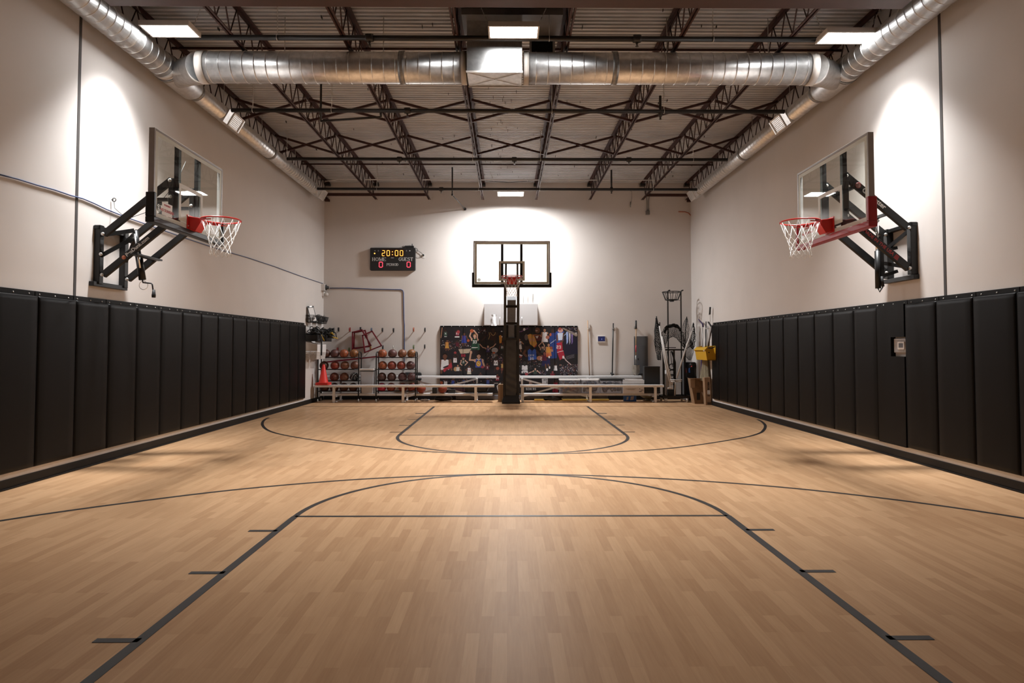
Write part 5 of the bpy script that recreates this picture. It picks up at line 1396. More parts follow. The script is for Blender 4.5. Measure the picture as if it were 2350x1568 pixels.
# wire baskets on the left wall
for k, (ya, yb, lab) in enumerate(((16.22, 16.68, 'black mesh wall basket holding a clipboard, nearest the camera'), (16.74, 17.14, 'middle black mesh wall basket on the left wall'), (17.2, 17.6, 'black mesh wall basket closest to the back left corner'))):
    z0 = 2.06; bk = new('wall_basket', lab, 'basket', (XL, (ya + yb) / 2, z0), 'mesh baskets on the left wall')
    b = MB(); xo = XL + .20
    for zz, ins in ((z0, .05), (z0 + .085, .025), (z0 + .17, 0)): b.path([(XL + .01, ya + ins, zz), (xo - ins, ya + ins, zz), (xo - ins, yb - ins, zz), (XL + .01, yb - ins, zz)], .006, 5, closed=True)
    b.build('wire_rim', 'blackmat', bk)
    b = MB()
    for j in range(12):
        t_ = j / 11; b.tube((xo - .05, ya + .05 + (yb - ya - .1) * t_, z0), (xo, ya + (yb - ya) * t_, z0 + .17), .003, 4)
        b.tube((XL + .01, ya + .05 + (yb - ya - .1) * t_, z0), (XL + .01, ya + (yb - ya) * t_, z0 + .17), .003, 4)
        xx = XL + .01 + .18 * t_
        for y0, y1 in ((ya + .05, ya), (yb - .05, yb)): b.tube((min(xx, xo - .05), y0, z0), (xx, y1, z0 + .17), .003, 4)
        b.tube((XL + .01, ya + .05 + (yb - ya - .1) * t_, z0), (xo - .05, ya + .05 + (yb - ya - .1) * t_, z0), .003, 4)
    for j in range(6): zz = z0 + .17 * j / 5; b.tube((xo - .05 + .05 * j / 5, ya + .05 - .05 * j / 5, zz), (xo - .05 + .05 * j / 5, yb - .05 + .05 * j / 5, zz), .003, 4)
    b.build('wire_mesh', 'blackmat', bk)
cb = new('clipboard', 'dark clipboard with white sheet standing in the first wall basket', 'clipboard', (XL + .13, 16.4, 2.08))
rot = Matrix.Rotation(R(-14), 3, 'Y') @ Matrix.Rotation(R(62), 3, 'Z')
b = MB(); b.cbox((XL + .12, 16.36, 2.27), (.22, .008, .40), rot); b.build('board', 'blackmat', cb)
b = MB(); b.cbox(Vector((XL + .12, 16.36, 2.265)) + rot @ Vector((0, -.0055, -.01)), (.18, .002, .34), rot); b.build('paper_sheet', 'white', cb)
b = MB(); b.cbox(Vector((XL + .12, 16.36, 2.27)) + rot @ Vector((0, -.008, .185)), (.09, .012, .03), rot); b.build('clip', 'bolt', cb)
rr = random.Random(9)
b = MB(); b.sphere((XL + .11, 16.95, 2.20), .085, 12, 8, (1, 1.2, 1)); tag(b.build('grey_bundle', mat('grey_cloth', (.13, .125, .12), .8, noise=.3, nscale=30), origin=(XL + .11, 16.95, 2.1)), 'rounded grey bundle in the middle wall basket', 'bundle')
b = MB()
for j in range(9): y = 17.25 + .035 * j; b.path([(XL + .07, y, 2.10), (XL + .1 + rr.uniform(-.03, .05), y + .01, 2.25 + rr.uniform(0, .05)), (XL + .15, y + rr.uniform(-.02, .02), 2.12)], .011, 5)
o = b.build('whistle_cords', mat('mixed_cord', (.25, .24, .25), .7), origin=(XL + .11, 17.4, 2.1)); tag(o, 'tangle of grey white cords in the basket nearest the corner', 'cords'); o['kind'] = 'stuff'
# dark bins with resistance bands
yel = mat('yellow_band', (.55, .34, .03), .5)
for k, (ya, yb, lab) in enumerate(((16.25, 16.75, 'black wall bin piled with black straps, nearest the side wall pads'), (17.05, 17.55, 'black wall bin in the corner piled with yellow and black straps'))):
    z0 = 1.58; bk = new('strap_bin', lab, 'bin', (XL, (ya + yb) / 2, z0), 'black wall bins')
    b = MB(); xo = XL + .30
    b.box((XL, ya, z0), (xo, yb, z0 + .012)); b.box((xo - .012, ya, z0 + .012), (xo, yb, z0 + .16)); b.box((XL, ya, z0 + .012), (xo - .012, ya + .012, z0 + .16)); b.box((XL, yb - .012, z0 + .012), (xo - .012, yb, z0 + .16)); b.box((XL, ya + .012, z0 + .012), (XL + .012, yb - .012, z0 + .2)); b.build('bin_shell', 'blackmat', bk, bevel=.003)
    rs = random.Random(3 + k); b = MB()
    for j in range(34):
        cx_, cy_, cz_ = XL + .16 + rs.uniform(-.03, .10 + .1 * k), (ya + yb) / 2 + rs.uniform(-.2, .2), z0 + .17 + rs.uniform(-.03, .14); ra, rb2 = rs.uniform(.05, .11), rs.uniform(.03, .08); ph = rs.uniform(0, 6.28); tl = rs.uniform(-.7, .7)
        b.path([(cx_ + ra * math.cos(t_) * math.cos(tl), cy_ + ra * math.cos(t_ + .3) * math.sin(tl) + .03 * math.sin(t_), cz_ + rb2 * math.sin(t_ + ph)) for t_ in np.linspace(0, 6.28, 12, endpoint=False)], .012, 5, closed=True)
    if k == 0:
        for yy in (16.50, 16.56): b.path([(xo - .02, yy, z0 + .17), (xo + .015, yy, z0 + .1), (xo + .02, yy, z0 - .15), (xo + .015, yy, z0 - .36)], .012, 5)
    else:
        b.path([(xo, 17.3, z0 + .2), (xo + .12, 17.25, z0 + .27), (xo + .2, 17.2, z0 + .22), (xo + .22, 17.2, z0 + .1)], .014, 5); b.path([(xo, 17.3, z0 + .22), (xo + .06, 17.25, z0 + .33), (xo + .03, 17.25, z0 + .36)], .014, 5)
    o = b.build('black_straps', 'blackmat', origin=(XL + .15, (ya + yb) / 2, z0 + .1)); tag(o, 'black elastic straps heaped in the %s wall bin' % ('nearer' if k == 0 else 'corner'), 'straps'); o['kind'] = 'stuff'
    b = MB()
    if k == 0: b.path([(XL + .2, 16.42, z0 + .23), (xo, 16.55, z0 + .16), (xo + .02, 16.75, z0 + .02)], .014, 6)
    else:
        for dz, de in ((.0, .0), (.04, .10), (.06, .14)): b.path([(xo - .08, 17.2, z0 + .19), (xo + .1, 17.18, z0 + .17 + dz - (.05 if de == 0 else 0)), (xo + .26 - de, 17.15, z0 + .08 + dz * 2.6)], .016, 6)
    o = b.build('yellow_straps', yel, origin=(xo, (ya + yb) / 2, z0 + .15)); tag(o, 'yellow elastic strap%s in the %s wall bin' % (('', 'nearer') if k == 0 else ('s', 'corner')), 'straps')
# white hanging baskets below
for k, (ya, yb, lab) in enumerate(((16.22, 16.56, 'white hanging basket on the left wall nearest the pads'), (16.62, 17.02, 'white hanging basket on the left wall nearest the corner'))):
    z0 = 1.13; bk = new('hanging_basket', lab, 'basket', (XL, (ya + yb) / 2, z0), 'white baskets on the left wall')
    b = MB(); xo = XL + .30
    b.box((XL + .001, ya, z0 + .18), (XL + .015, yb, z0 + .44)); b.prism([(XL + .015, ya, z0 + .2), (xo, ya, z0 + .2), (xo, ya, z0 + .37), (XL + .015, ya, z0 + .43)], (0, .012, 0)); b.prism([(XL + .015, yb - .012, z0 + .2), (xo, yb - .012, z0 + .2), (xo, yb - .012, z0 + .37), (XL + .015, yb - .012, z0 + .43)], (0, .012, 0)); b.box((xo - .012, ya, z0 + .17), (xo, yb, z0 + .37)); b.build('upper_shell', 'white', bk, bevel=.003)
    b = MB(); n_ = 9
    for j in range(n_ + 1):
        t_ = j / n_; yy = ya + (yb - ya) * t_; b.tube((xo - .005, yy, z0 + .18), (xo - .03, ya + .03 + (yb - ya - .06) * t_, z0), .005, 4); xx = XL + .02 + (xo - XL - .025) * t_
        b.tube((xx, ya + .004, z0 + .18), (xx - .02 * t_, ya + .03, z0), .005, 4); b.tube((xx, yb - .004, z0 + .18), (xx - .02 * t_, yb - .03, z0), .005, 4)
    for j in range(6): zz = z0 + .036 * j; f = .03 * (1 - j / 5); b.path([(XL + .02, ya + f, zz), (xo - f, ya + f, zz), (xo - f, yb - f, zz), (XL + .02, yb - f, zz)], .005, 4, closed=True)
    b.build('lattice', 'white', bk)

# ------------------------------------------------------------------ under and on the left bleacher
lumpy = mat('black_nylon', (.012, .012, .014), .6, noise=.3, nscale=20, bump=.4)


def lump(x0, x1, y0, y1, z0, z1, name, m, lab, cat, seed=1, amp=.18, parts=None):
    rs = random.Random(seed); b = MB(); n_, k_ = 24, 10; c_ = Vector(((x0 + x1) / 2, (y0 + y1) / 2, z0)); ph = [rs.uniform(0, 6.28) for _ in range(6)]
    vs = []
    for i in range(k_ + 1):
        t_ = PI * i / k_
        for j in range(n_):
            a_ = 2 * PI * j / n_; d = Vector((math.sin(t_) * math.cos(a_), math.sin(t_) * math.sin(a_), math.cos(t_))); sq = max(abs(d.x), abs(d.y), abs(d.z)) ** -.55
            w_ = 1 - amp * .5 + amp * .5 * math.sin(3 * d.x * 3 + ph[0]) * math.sin(2.5 * d.y * 3 + ph[1]) + amp * .3 * math.sin(7 * d.x + 5 * d.z + ph[2])
            q = d * sq * .85 * w_; vs.append((c_.x + q.x * (x1 - x0) / 2, c_.y + q.y * (y1 - y0) / 2, max(z0 + .002, z0 + (z1 - z0) * (.5 + .5 * q.z))))
    b.add(vs, [(i * n_ + j, (i + 1) * n_ + j, (i + 1) * n_ + (j + 1) % n_, i * n_ + (j + 1) % n_) for i in range(k_) for j in range(n_)], True)
    return tag(b.build(name, m, origin=(c_.x, c_.y, z0)), lab, cat)


X2 = lambda px, Y: at(px, 850, Y).x
bg = lump(X2(993, 17.3), X2(1043, 17.3), 17.1, 17.46, 0, .16, 'duffel_bag', lumpy, 'black bag on the floor under the left bleacher', 'bag', 3, .12)
lump(X2(1058, 17.12), X2(1131, 17.12), 17.01, 17.23, .219, .50, 'duffel_bag', lumpy, 'large black bag lying on the foot plank of the left bleacher', 'bag', 8, .22)
lump(X2(1238, 17.3), X2(1297, 17.3), 17.02, 17.32, 0, .17, 'plastic_sack', mat('black_plastic_film', (.010, .011, .011), .22, bump=.5, nscale=9), 'shiny black plastic sack on the floor under the right bleacher', 'bag', 5, .3)
lump(X2(962, 17.3), X2(990, 17.3), 17.12, 17.35, 0, .07, 'plastic_wrap', mat('white_plastic_film', (.74, .73, .74), .2), 'crumpled white plastic wrap on the floor under the left bleacher', 'plastic wrap', 6, .5)
for xa, xb, z0, z1, lab in ((993, 1012, .219, .37, 'small black box on the foot plank left of the loose basketball'), (1029, 1045, .219, .32, 'flat black box on the foot plank right of the loose basketball')):
    b = MB(); b.box((X2(xa, 17.15), 17.10 if xa > 1000 else 17.05, z0), (X2(xb, 17.15) if xa > 1000 else X2(1003, 17.15), 17.22, z1)); tag(b.build('black_box', 'blackmat', origin=(X2(xa, 17.15), 17.15, z0), bevel=.006), lab, 'box')
gst = mat('grey_steel_box', (.13, .13, .15), .45, noise=.2, nscale=8)
b = MB(); b.box((X2(1046, 17.66), 17.665, .004), (X2(1144, 17.66), 17.74, .13)); tag(b.build('rolled_mat', gst, origin=(X2(1095, 17.7), 17.7, 0), bevel=.02), 'grey folded mat on the floor behind the left bleacher', 'mat')
b = MB(); b.box((X2(1190, 17.66), 17.665, .004), (X2(1395, 17.66), 17.74, .12)); tag(b.build('rolled_mat', gst, origin=(X2(1290, 17.7), 17.7, 0), bevel=.02), 'grey folded mat on the floor behind the right bleacher', 'mat')
q = new('black_stool', 'dark padded case behind the right end of the right ball rack', 'case', (X2(950, 17.74), 17.74, .55))
b = MB(); b.rbox((X2(928, 17.72), 17.68, at(900, 874.5, 17.7).z), (X2(967, 17.72), 17.8, at(900, 855, 17.7).z), .05, 1, 5); b.build('case_shell', 'blackmat', q, bevel=.01)
b = MB(); b.box((X2(930, 17.72), 17.672, at(900, 866, 17.7).z), (X2(965, 17.72), 17.682, at(900, 864, 17.7).z)); b.build('case_seam', gst, q)
# card box and white panel beside the post
card = mat('corrugated_card', (.30, .185, .105), .8, noise=.08, nscale=14)
xa, xb = X2(1143, 17.0), X2(1156.5, 17.0)
cbx = new('cardboard_box', 'small brown cardboard box on the floor left of the padded post', 'box', ((xa + xb) / 2, 17.0, 0))
b = MB(); b.box((xa, 16.93, 0), (xb, 17.12, .46)); b.build('carton', card, cbx, bevel=.003)
b = MB(); b.box((xa + .06, 16.928, .0), (xb - .06, 16.931, .46)); b.build('tape', mat('brown_tape', (.24, .14, .07), .3), cbx)
b = MB(); b.box((X2(1184, 17.0), 16.98, 0), (X2(1191.5, 17.0), 17.0, .40)); tag(b.build('foam_board', 'white', origin=(X2(1187, 17.0), 17.0, 0), bevel=.003), 'white panel standing on the floor right of the padded post', 'panel')

# ------------------------------------------------------------------ storage on the right bleacher
def clear_mat():
    m = bpy.data.materials.new('clear_plastic'); m.use_nodes = True; nt = m.node_tree; N = nt.nodes; L = nt.links; N.remove(N['Principled BSDF'])
    tr = N.new('ShaderNodeBsdfTransparent'); tr.inputs[0].default_value = (.9, .9, .92, 1); di = N.new('ShaderNodeBsdfPrincipled'); di.inputs['Base Color'].default_value = (.5, .5, .53, 1); di.inputs['Roughness'].default_value = .25
    mx = N.new('ShaderNodeMixShader'); mx.inputs[0].default_value = .16; L.new(tr.outputs[0], mx.inputs[1]); L.new(di.outputs[0], mx.inputs[2]); L.new(mx.outputs[0], N['Material Output'].inputs[0]); return m


clear = clear_mat()
FPZ = .219
gear = [mat('gear_' + n, c, .7) for n, c in (('brown', (.22, .11, .06)), ('tan', (.35, .22, .12)), ('navy', (.05, .055, .12)), ('white', (.55, .54, .53)), ('rust', (.30, .09, .05)), ('grey', (.15, .145, .15)), ('orange', (.45, .20, .06)), ('skyblue', (.16, .22, .34)))]
for xa, xb, zt, lid, lab, pal, sd in ((1284, 1332, .56, 'white', 'clear storage bin with white lid, left one on the right bleacher', [0, 1, 2, 3, 4, 6], 1), (1333.5, 1374, .56, 'white', 'clear storage bin with white lid, middle one on the right bleacher', [5, 5, 0, 2, 3], 2), (1377, 1427, .54, None, 'open clear storage bin left of the white carton', [5, 2, 2, 7, 3], 3)):
    xa, xb = X2(xa, 17.12), X2(xb, 17.12); root = new('clear_bin', lab, 'storage bin', ((xa + xb) / 2, 17.12, FPZ), 'clear storage bins')
    b = MB(); y0, y1, t_ = 17.0, 17.26, .006
    b.box((xa, y0, FPZ), (xb, y1, FPZ + t_)); b.box((xa, y0, FPZ + t_), (xb, y0 + t_, zt)); b.box((xa, y1 - t_, FPZ + t_), (xb, y1, zt)); b.box((xa, y0 + t_, FPZ + t_), (xa + t_, y1 - t_, zt)); b.box((xb - t_, y0 + t_, FPZ + t_), (xb, y1 - t_, zt)); b.build('clear_tub', clear, root)
    if lid:
        b = MB(); b.box((xa - .01, y0 - .01, zt), (xb + .01, y1 + .01, zt + .035)); b.build('lid', 'white', root, bevel=.008)
        b = MB(); b.box((xb - .02, y0 - .018, zt - .06), (xb - .002, y0 - .004, zt + .03)); b.build('latch', 'rubber', root)
    else:
        b = MB(); b.box((xa - .008, y0 - .008, zt - .02), (xb + .008, y0 + .004, zt)); b.build('rim', clear, root)
    rs = random.Random(sd); b = MB()
    for j in range(46):
        b.m = rs.randrange(len(pal)); r_ = rs.uniform(.03, .055); s_ = (rs.uniform(.7, 1.4), 1, rs.uniform(.7, 1.2)); b.sphere((rs.uniform(xa + .075, xb - .075), rs.uniform(y0 + .07, y1 - .07), FPZ + .07 + rs.uniform(0, .24 if sd < 3 else .19)), r_, 9, 6, s_)
    b.m = 0
    o = b.build('bin_contents', [gear[i] for i in pal], origin=((xa + xb) / 2, 17.12, FPZ)); tag(o, ['mixed brown, orange and blue gear packed in the left clear bin', 'grey and brown gear packed in the middle clear bin', 'dark blue and grey gear packed in the open clear bin'][sd - 1], 'gear'); o['kind'] = 'stuff'
q = X2(1296, 17.1); b = MB()
xa, xb = X2(1376, 17.2), X2(1431, 17.2); b = MB(); b.box((xa, 17.02, .547), (xb, 17.24, .605)); tag(b.build('black_case', 'blackmat', origin=((xa + xb) / 2, 17.12, .547), bevel=.015), 'long black case lying across the open clear bin', 'case')
xa, xb = X2(1428.5, 17.05), X2(1477, 17.05); cx_ = (xa + xb) / 2
wc = new('white_carton', 'white printed cardboard carton on the right bleacher', 'box', (cx_, 17.12, FPZ)); wm = mat('white_card', (.60, .56, .54), .7, noise=.03, nscale=9)
b = MB(); b.box((xa, 16.99, FPZ), (xb, 17.25, .575)); b.build('carton', wm, wc, bevel=.003)
b = MB(); b.prism([(xa - .003, 16.985, .48), (xb + .003, 16.985, .48), (xb + .003, 16.985, .575), (cx_, 16.985, .565), (xa - .003, 16.985, .585)], (0, .006, 0)); b.build('lid_flap', wm, wc)
b = MB()
for zz, x0, x1 in ((.345, .12, .62), (.322, .22, .55), (.40, .14, .8)): b.box((xa + (xb - xa) * x0, 16.9885, zz), (xa + (xb - xa) * x1, 16.991, zz + .006))
b.box((xa + .42, 16.9885, .262), (xa + .49, 16.991, .285)); b.box((xa + .46, 16.9885, .30), (xa + .53, 16.991, .32)); b.box((xa + .425, 16.9885, .33), (xa + .45, 16.991, .35)); b.build('print', gst, wc)
xa, xb = X2(1477.5, 17.08), X2(1513.5, 17.08)
bp = new('black_panel_box', 'upright black box with recessed front at the right end of the bleacher', 'box', ((xa + xb) / 2, 17.12, FPZ))
b = MB(); b.box((xa, 17.02, FPZ), (xb, 17.22, .925)); b.build('box_shell', 'blackmat', bp, bevel=.008)
b = MB(); b.box((xa, 17.005, .89), (xb, 17.02, .925)); b.box((xa, 17.005, FPZ), (xb, 17.02, .27)); b.build('front_ledge', mat('satin_black', (.02, .02, .022), .3), bp, bevel=.004)
xa, xb = X2(1429, 17.3), X2(1457, 17.3); bb = new('blue_box', 'blue snack box on the floor under the right bleacher', 'box', ((xa + xb) / 2, 17.2, 0)); bl_ = mat('bright_blue_card', (.02, .12, .42), .4)
b = MB(); b.box((xa, 17.12, 0), (xb, 17.24, .165)); b.build('carton', bl_, bb, bevel=.003)
b = MB(); b.prism([(xa + .16, 17.118, .03), (xa + .25, 17.118, .045), (xa + .26, 17.118, .14), (xa + .18, 17.118, .13)], (0, .002, 0)); b.prism([(xa + .06, 17.118, .03), (xa + .11, 17.118, .05), (xa + .12, 17.118, .13), (xa + .07, 17.118, .12)], (0, .002, 0)); b.build('printed_picture', mat('pale_print', (.42, .36, .36), .5), bb)
b = MB(); b.box((X2(1226, 17.4), 17.36, .0), (X2(1397, 17.4), 17.43, .045)); tag(b.build('yellow_beam', mat('yellow_foam', (.50, .30, .05), .6, noise=.1, nscale=6), origin=(X2(1310, 17.4), 17.4, 0), bevel=.006), 'long yellow strip lying on the floor under the right bleacher', 'strip')
b = MB(); b.lathe((X2(1487, 17.36), 17.36, .03), [(.0, .02), (.12, .04), (.22, .10), (.235, .12), (.22, .115), (.1, .055), (0, .04)], 24); b.lathe((X2(1487, 17.36), 17.36, 0), [(.08, 0), (.08, .05)], 16); tag(b.build('pale_dish', mat('pale_olive_plastic', (.26, .25, .18), .5), origin=(X2(1487, 17.36), 17.36, 0)), 'pale olive dish on the floor behind the right bleacher leg', 'dish')

# ------------------------------------------------------------------ tools on the back wall
wood = mat('pale_wood', (.36, .22, .12), .5, noise=.15, nscale=30, nstretch=(1, 1, .05))
YW = YB - .05


def clip_hook(px, py, parent):
    q = at(px, py, YB); b = MB(); b.box((q.x - .03, YB - .012, q.z - .03), (q.x + .03, YB, q.z + .03)); b.path([(q.x - .028, YB - .01, q.z), (q.x - .026, YB - .055, q.z), (q.x, YB - .078, q.z), (q.x + .026, YB - .055, q.z), (q.x + .028, YB - .01, q.z)], .006, 5); b.build('wall_clip', 'bolt', parent)


def pole(x0, y0, x1, y1, r_, m, name, lab, cat):
    a_, c_ = at(x0, y0, YW), at(x1, y1, YW); root = new(name, lab, cat, c_); b = MB(); b.tube(a_, c_, r_, 10); b.build('shaft', m, root); return root, a_, c_


t, a_, c_ = pole(1348.5, 735.5, 1353, 866, .013, wood, 'wooden_pole', 'pale wooden pole clipped upright to the back wall right of the mural', 'pole')
b = MB(); b.tube(c_ + Vector((0, 0, .06)), c_ - Vector((0, 0, .02)), .017, 10); b.lathe(c_ - Vector((0, 0, .16)), [(.05, 0), (.04, .06), (.015, .12), (.014, .15)], 10); b.build('end_ferrule', 'blackmat', t); clip_hook(1350, 755, t)
t, a_, c_ = pole(1407.5, 742, 1405, 864, .016, 'black', 'black_pole', 'black pole clipped upright to the back wall beside the touch screen', 'pole')
b = MB(); b.tube(c_ - Vector((0, 0, .02)), c_ + Vector((0, 0, .10)), .026, 10); b.bar(c_ + Vector((-.05, 0, .09)), c_ + Vector((.05, 0, .05)), .03, .03); b.build('end_joint', 'blackmat', t); clip_hook(1407, 754, t)
t, a_, c_ = pole(1458.5, 755, 1458, 818, .0165, wood, 'shovel', 'round point shovel hanging blade down in front of the grey panel', 'shovel'); dz = Vector((0, -.075, 0))
for ch in t.children: ch.location = dz
a_ += dz; c_ += dz
b = MB(); b.tube(a_ + Vector((0, 0, .21)), a_, .023, 12); b.sphere(a_ + Vector((0, 0, .21)), .023, 12, 8); b.build('grip', 'blackmat', t)
m1, m2 = a_.lerp(c_, .60), a_.lerp(c_, .84); b = MB(); b.tube(m1, m2, .0172, 12); b.build('label_band', mat('label_red', (.5, .07, .08), .5), t)
b = MB(); b.tube(c_ + Vector((0, 0, .03)), c_ - Vector((0, 0, .26)), .02, 12, .014); b.build('socket', 'galvband', t)
g_ = []; top = c_.z - .24
for i in range(15):
    v = i / 14; hw_ = .108 * (1 if v < .35 else math.sqrt(max(0, 1 - ((v - .35) / .65) ** 2.2))) * (.94 + .06 * min(1, v * 4)); g_.append([(c_.x + hw_ * u, c_.y - .02 + .03 * (u * u) - .012 * math.cos(u * 6) * (1 - v) * (abs(u) < .3), top - .29 * v + (.012 * (abs(u) > .8) if i == 0 else 0)) for u in np.linspace(-1, 1, 13)])
b = MB(); b.surf(g_); b.surf([[Vector(p) + Vector((0, .003, 0)) for p in r_[::-1]] for r_ in g_]); b.build('blade', mat('worn_steel', (.33, .30, .26), .5, metal=.35, noise=.25, nscale=14), t)
clip_hook(1457.5, 752, t)
a_ = at(1371, 771, 17.77); c_ = at(1389.5, 785.5, 17.77); ts = new('touch_screen', 'small white framed screen with dark blue display on the back wall', 'wall screen', ((a_.x + c_.x) / 2, YB, (a_.z + c_.z) / 2))
b = MB(); b.rbox((a_.x, 17.77, c_.z), (c_.x, YB, a_.z), .01, 1); b.build('frame', 'grille', ts, bevel=.003)
b = MB(); b.box((a_.x + .014, 17.767, c_.z + .024), (c_.x - .014, 17.771, a_.z - .014)); dsp = b.build('display', mat('navy_display', (.012, .014, .05), .2, emit=(.02, .025, .09), estr=.5), ts)
b = MB(); b.tube(((a_.x + c_.x) / 2 + .01, 17.765, c_.z + .06), ((a_.x + c_.x) / 2 + .01, 17.765, c_.z + .10), .008, 8); b.build('lit_icon', mat('icon_blue', (.1, .13, .3), .4, emit=(.15, .2, .5), estr=.5), dsp)
a_ = at(1455.3, 772, 17.76); c_ = at(1487.5, 862, 17.76); ep = new('electrical_panel', 'grey electrical panel on the back wall behind the shovel', 'electrical panel', ((a_.x + c_.x) / 2, YB, c_.z)); eg = mat('panel_grey', (.105, .11, .12), .42, noise=.05, nscale=5)
b = MB(); b.box((a_.x, 17.775, c_.z), (c_.x, YB, a_.z)); b.build('panel_frame', eg, ep, bevel=.003)
b = MB(); b.box((a_.x + .07, 17.762, c_.z + .05), (c_.x - .07, 17.776, a_.z - .25)); d_ = b.build('panel_door', eg, ep, bevel=.003)
b = MB(); b.box((a_.x + .09, 17.755, c_.z + .42), (a_.x + .12, 17.764, c_.z + .47)); b.build('latch', 'black', d_)
b = MB(); b.sphere((a_.x + .02, 17.773, a_.z - .02), .008, 8, 6); b.sphere((c_.x - .02, 17.773, a_.z - .02), .008, 8, 6); b.build('screws', 'bolt', ep)

# ------------------------------------------------------------------ ball return machine with nets
YM = 16.95
mc = new('ball_return_machine', 'tall ball return machine with wire funnel and black nets in the back right corner', 'ball machine', (X2(1548, YM), YM, 0))
m_ = lambda px, py, Y=YM: at(px, py, Y)
zf = lambda py, Y: at(1548, py, Y).z
b = MB(); z0, z1 = .11, .17; xl, xr = m_(1518, 912).x, m_(1587, 912).x
b.box((xl, 16.80, z0), (xr, 16.85, z1)); b.box((xl, 17.30, z0), (xr, 17.35, z1)); b.box((xl, 16.85, z0), (xl + .05, 17.30, z1)); b.box((xr - .05, 16.85, z0), (xr, 17.30, z1)); b.build('base_frame', 'black', mc, bevel=.004)
for xx in (xl + .08, xr - .16):
    for yy in (16.82, 17.32):
        b = MB(); b.lathe((xx - .02, yy, .055), [(.045, 0), (.055, .006), (.055, .034), (.045, .04)], 16, 'X'); b.box((xx - .03, yy - .03, .05), (xx - .022, yy + .03, .115)); b.box((xx + .022, yy - .03, .05), (xx + .03, yy + .03, .115)); b.build('caster', 'bolt', mc)
for px in (1523, 1571.5):
    b = MB(); x = m_(px, 850).x; b.box((x - .025, YM - .025, z1), (x + .025, YM + .025, zf(801, YM))); b.build('upright', 'black', mc, bevel=.003)
b = MB(); x0, x1 = m_(1523, 803).x, m_(1574, 803).x; zc = zf(803, YM); b.box((x0, YM - .02, zc - .02), (x1, YM + .02, zc + .02)); b.box((x0, YM - .015, zc + .045), (m_(1551, 803).x, YM + .015, zc + .065)); b.build('crossbar', 'black', mc)
YT, YR = 17.22, 17.0
for px, sgn in ((1532.7, 1), (1562.8, 1)):
    x = m_(px, 700, YT).x; zt = zf(668, YT); b = MB(); b.path([(x, YT, .17), (x, YT, zt - .06), (x, YT - .03, zt - .015), (x, YT - .08, zt), (x, YR + .02, zt)], .018, 8); b.build('tower_post', 'black', mc)
rcx = m_(1541.5, 672, YR).x; zt, zb = zf(670.5, YR), zf(688.5, YR); b = MB(); b.ring((rcx, YR, zt), .245, .011, 'Z', 32, 6); b.ring((rcx, YR, zb), .165, .011, 'Z', 28, 6)
for k in range(10): t_ = 2 * PI * k / 10 + .2; b.tube((rcx + .245 * math.cos(t_), YR + .245 * math.sin(t_), zt), (rcx + .165 * math.cos(t_), YR + .165 * math.sin(t_), zb), .008, 6)
b.lathe((rcx, YR, zb - .045), [(.06, 0), (.06, .035)], 14, caps=False); b.tube((rcx - .16, YR, zb), (rcx + .16, YR, zb), .008, 6); b.tube((rcx, YR - .16, zb), (rcx, YR + .16, zb), .008, 6); b.tube((rcx + .165, YR, zb), (m_(1562.8, 688, YT).x, YT, zb), .007, 6); b.build('wire_funnel', 'black', mc)
wh = mat('white_powder_coat', (.56, .53, .51), .4)
for pts, lab in (([(1513.5, 748), (1526, 830), (1540, 890)], 0), ([(1519, 772), (1530, 830), (1543, 884)], 1), ([(1591, 752), (1573, 802), (1553, 868)], 2)):
    b = MB(); b.path([m_(x, y, YM - .06 - .02 * lab) for x, y in pts], .021, 10); b.build('folding_arm', wh, mc)
b = MB(); q = m_(1538, 891, YM - .07); b.box((q.x - .06, q.y - .03, q.z - .025), (q.x + .06, q.y + .03, q.z + .02)); b.build('arm_bracket', wh, mc, bevel=.004)
q = m_(1551.3, 874, YM - .08); b = MB(); b.ring((q.x, q.y, q.z + .025), .145, .012, 'Z', 28, 8); b.ring((q.x, q.y, q.z - .02), .13, .012, 'Z', 28, 8)
for k in range(4): t_ = PI / 4 + PI / 2 * k; b.tube((q.x + .145 * math.cos(t_), q.y + .145 * math.sin(t_), q.z + .025), (q.x + .13 * math.cos(t_), q.y + .13 * math.sin(t_), q.z - .02), .009, 6)
b.tube((q.x - .02, q.y, q.z - .03), (q.x - .03, q.y + .02, z1), .02, 8); b.build('shooter_ring', wh, mc)
b = MB(); x = m_(1549, 850).x; b.box((x - .02, 17.02, z1), (x + .02, 17.06, zc)); b.path([m_(1541, 806, 17.0), m_(1546, 820, 16.98), m_(1549.5, 832, 16.98), m_(1549.5, 905, 17.0)], .022, 8)
for px, p2 in ((1531, 1536), (1538, 1543), (1546, 1545)): b.tube(m_(px, 806, 17.0), m_(p2, 842, 17.0), .008, 6)
b.build('throw_arm', 'black', mc)
b = MB()
for k, py in enumerate((842, 856, 866, 876)):
    q = m_(1542, py, 17.02); b.ring((q.x, q.y, q.z), .075, .014, 'Y', 18, 6)
q = m_(1538.5, 900, 17.0); b.box((q.x - .075, 16.93, z1), (q.x + .075, 17.12, q.z + .07)); b.build('motor_unit', 'blackmat', mc, bevel=.006)
b = MB(); x0, x1 = m_(1528, 890, 17.1).x, m_(1535, 890, 17.1).x; b.box((x0, 17.06, z1), (x1, 17.2, zf(850, 17.1))); b.build('side_guard', 'white', mc, bevel=.006)
netm = mat('black_cord', (.009, .009, .009), .8)


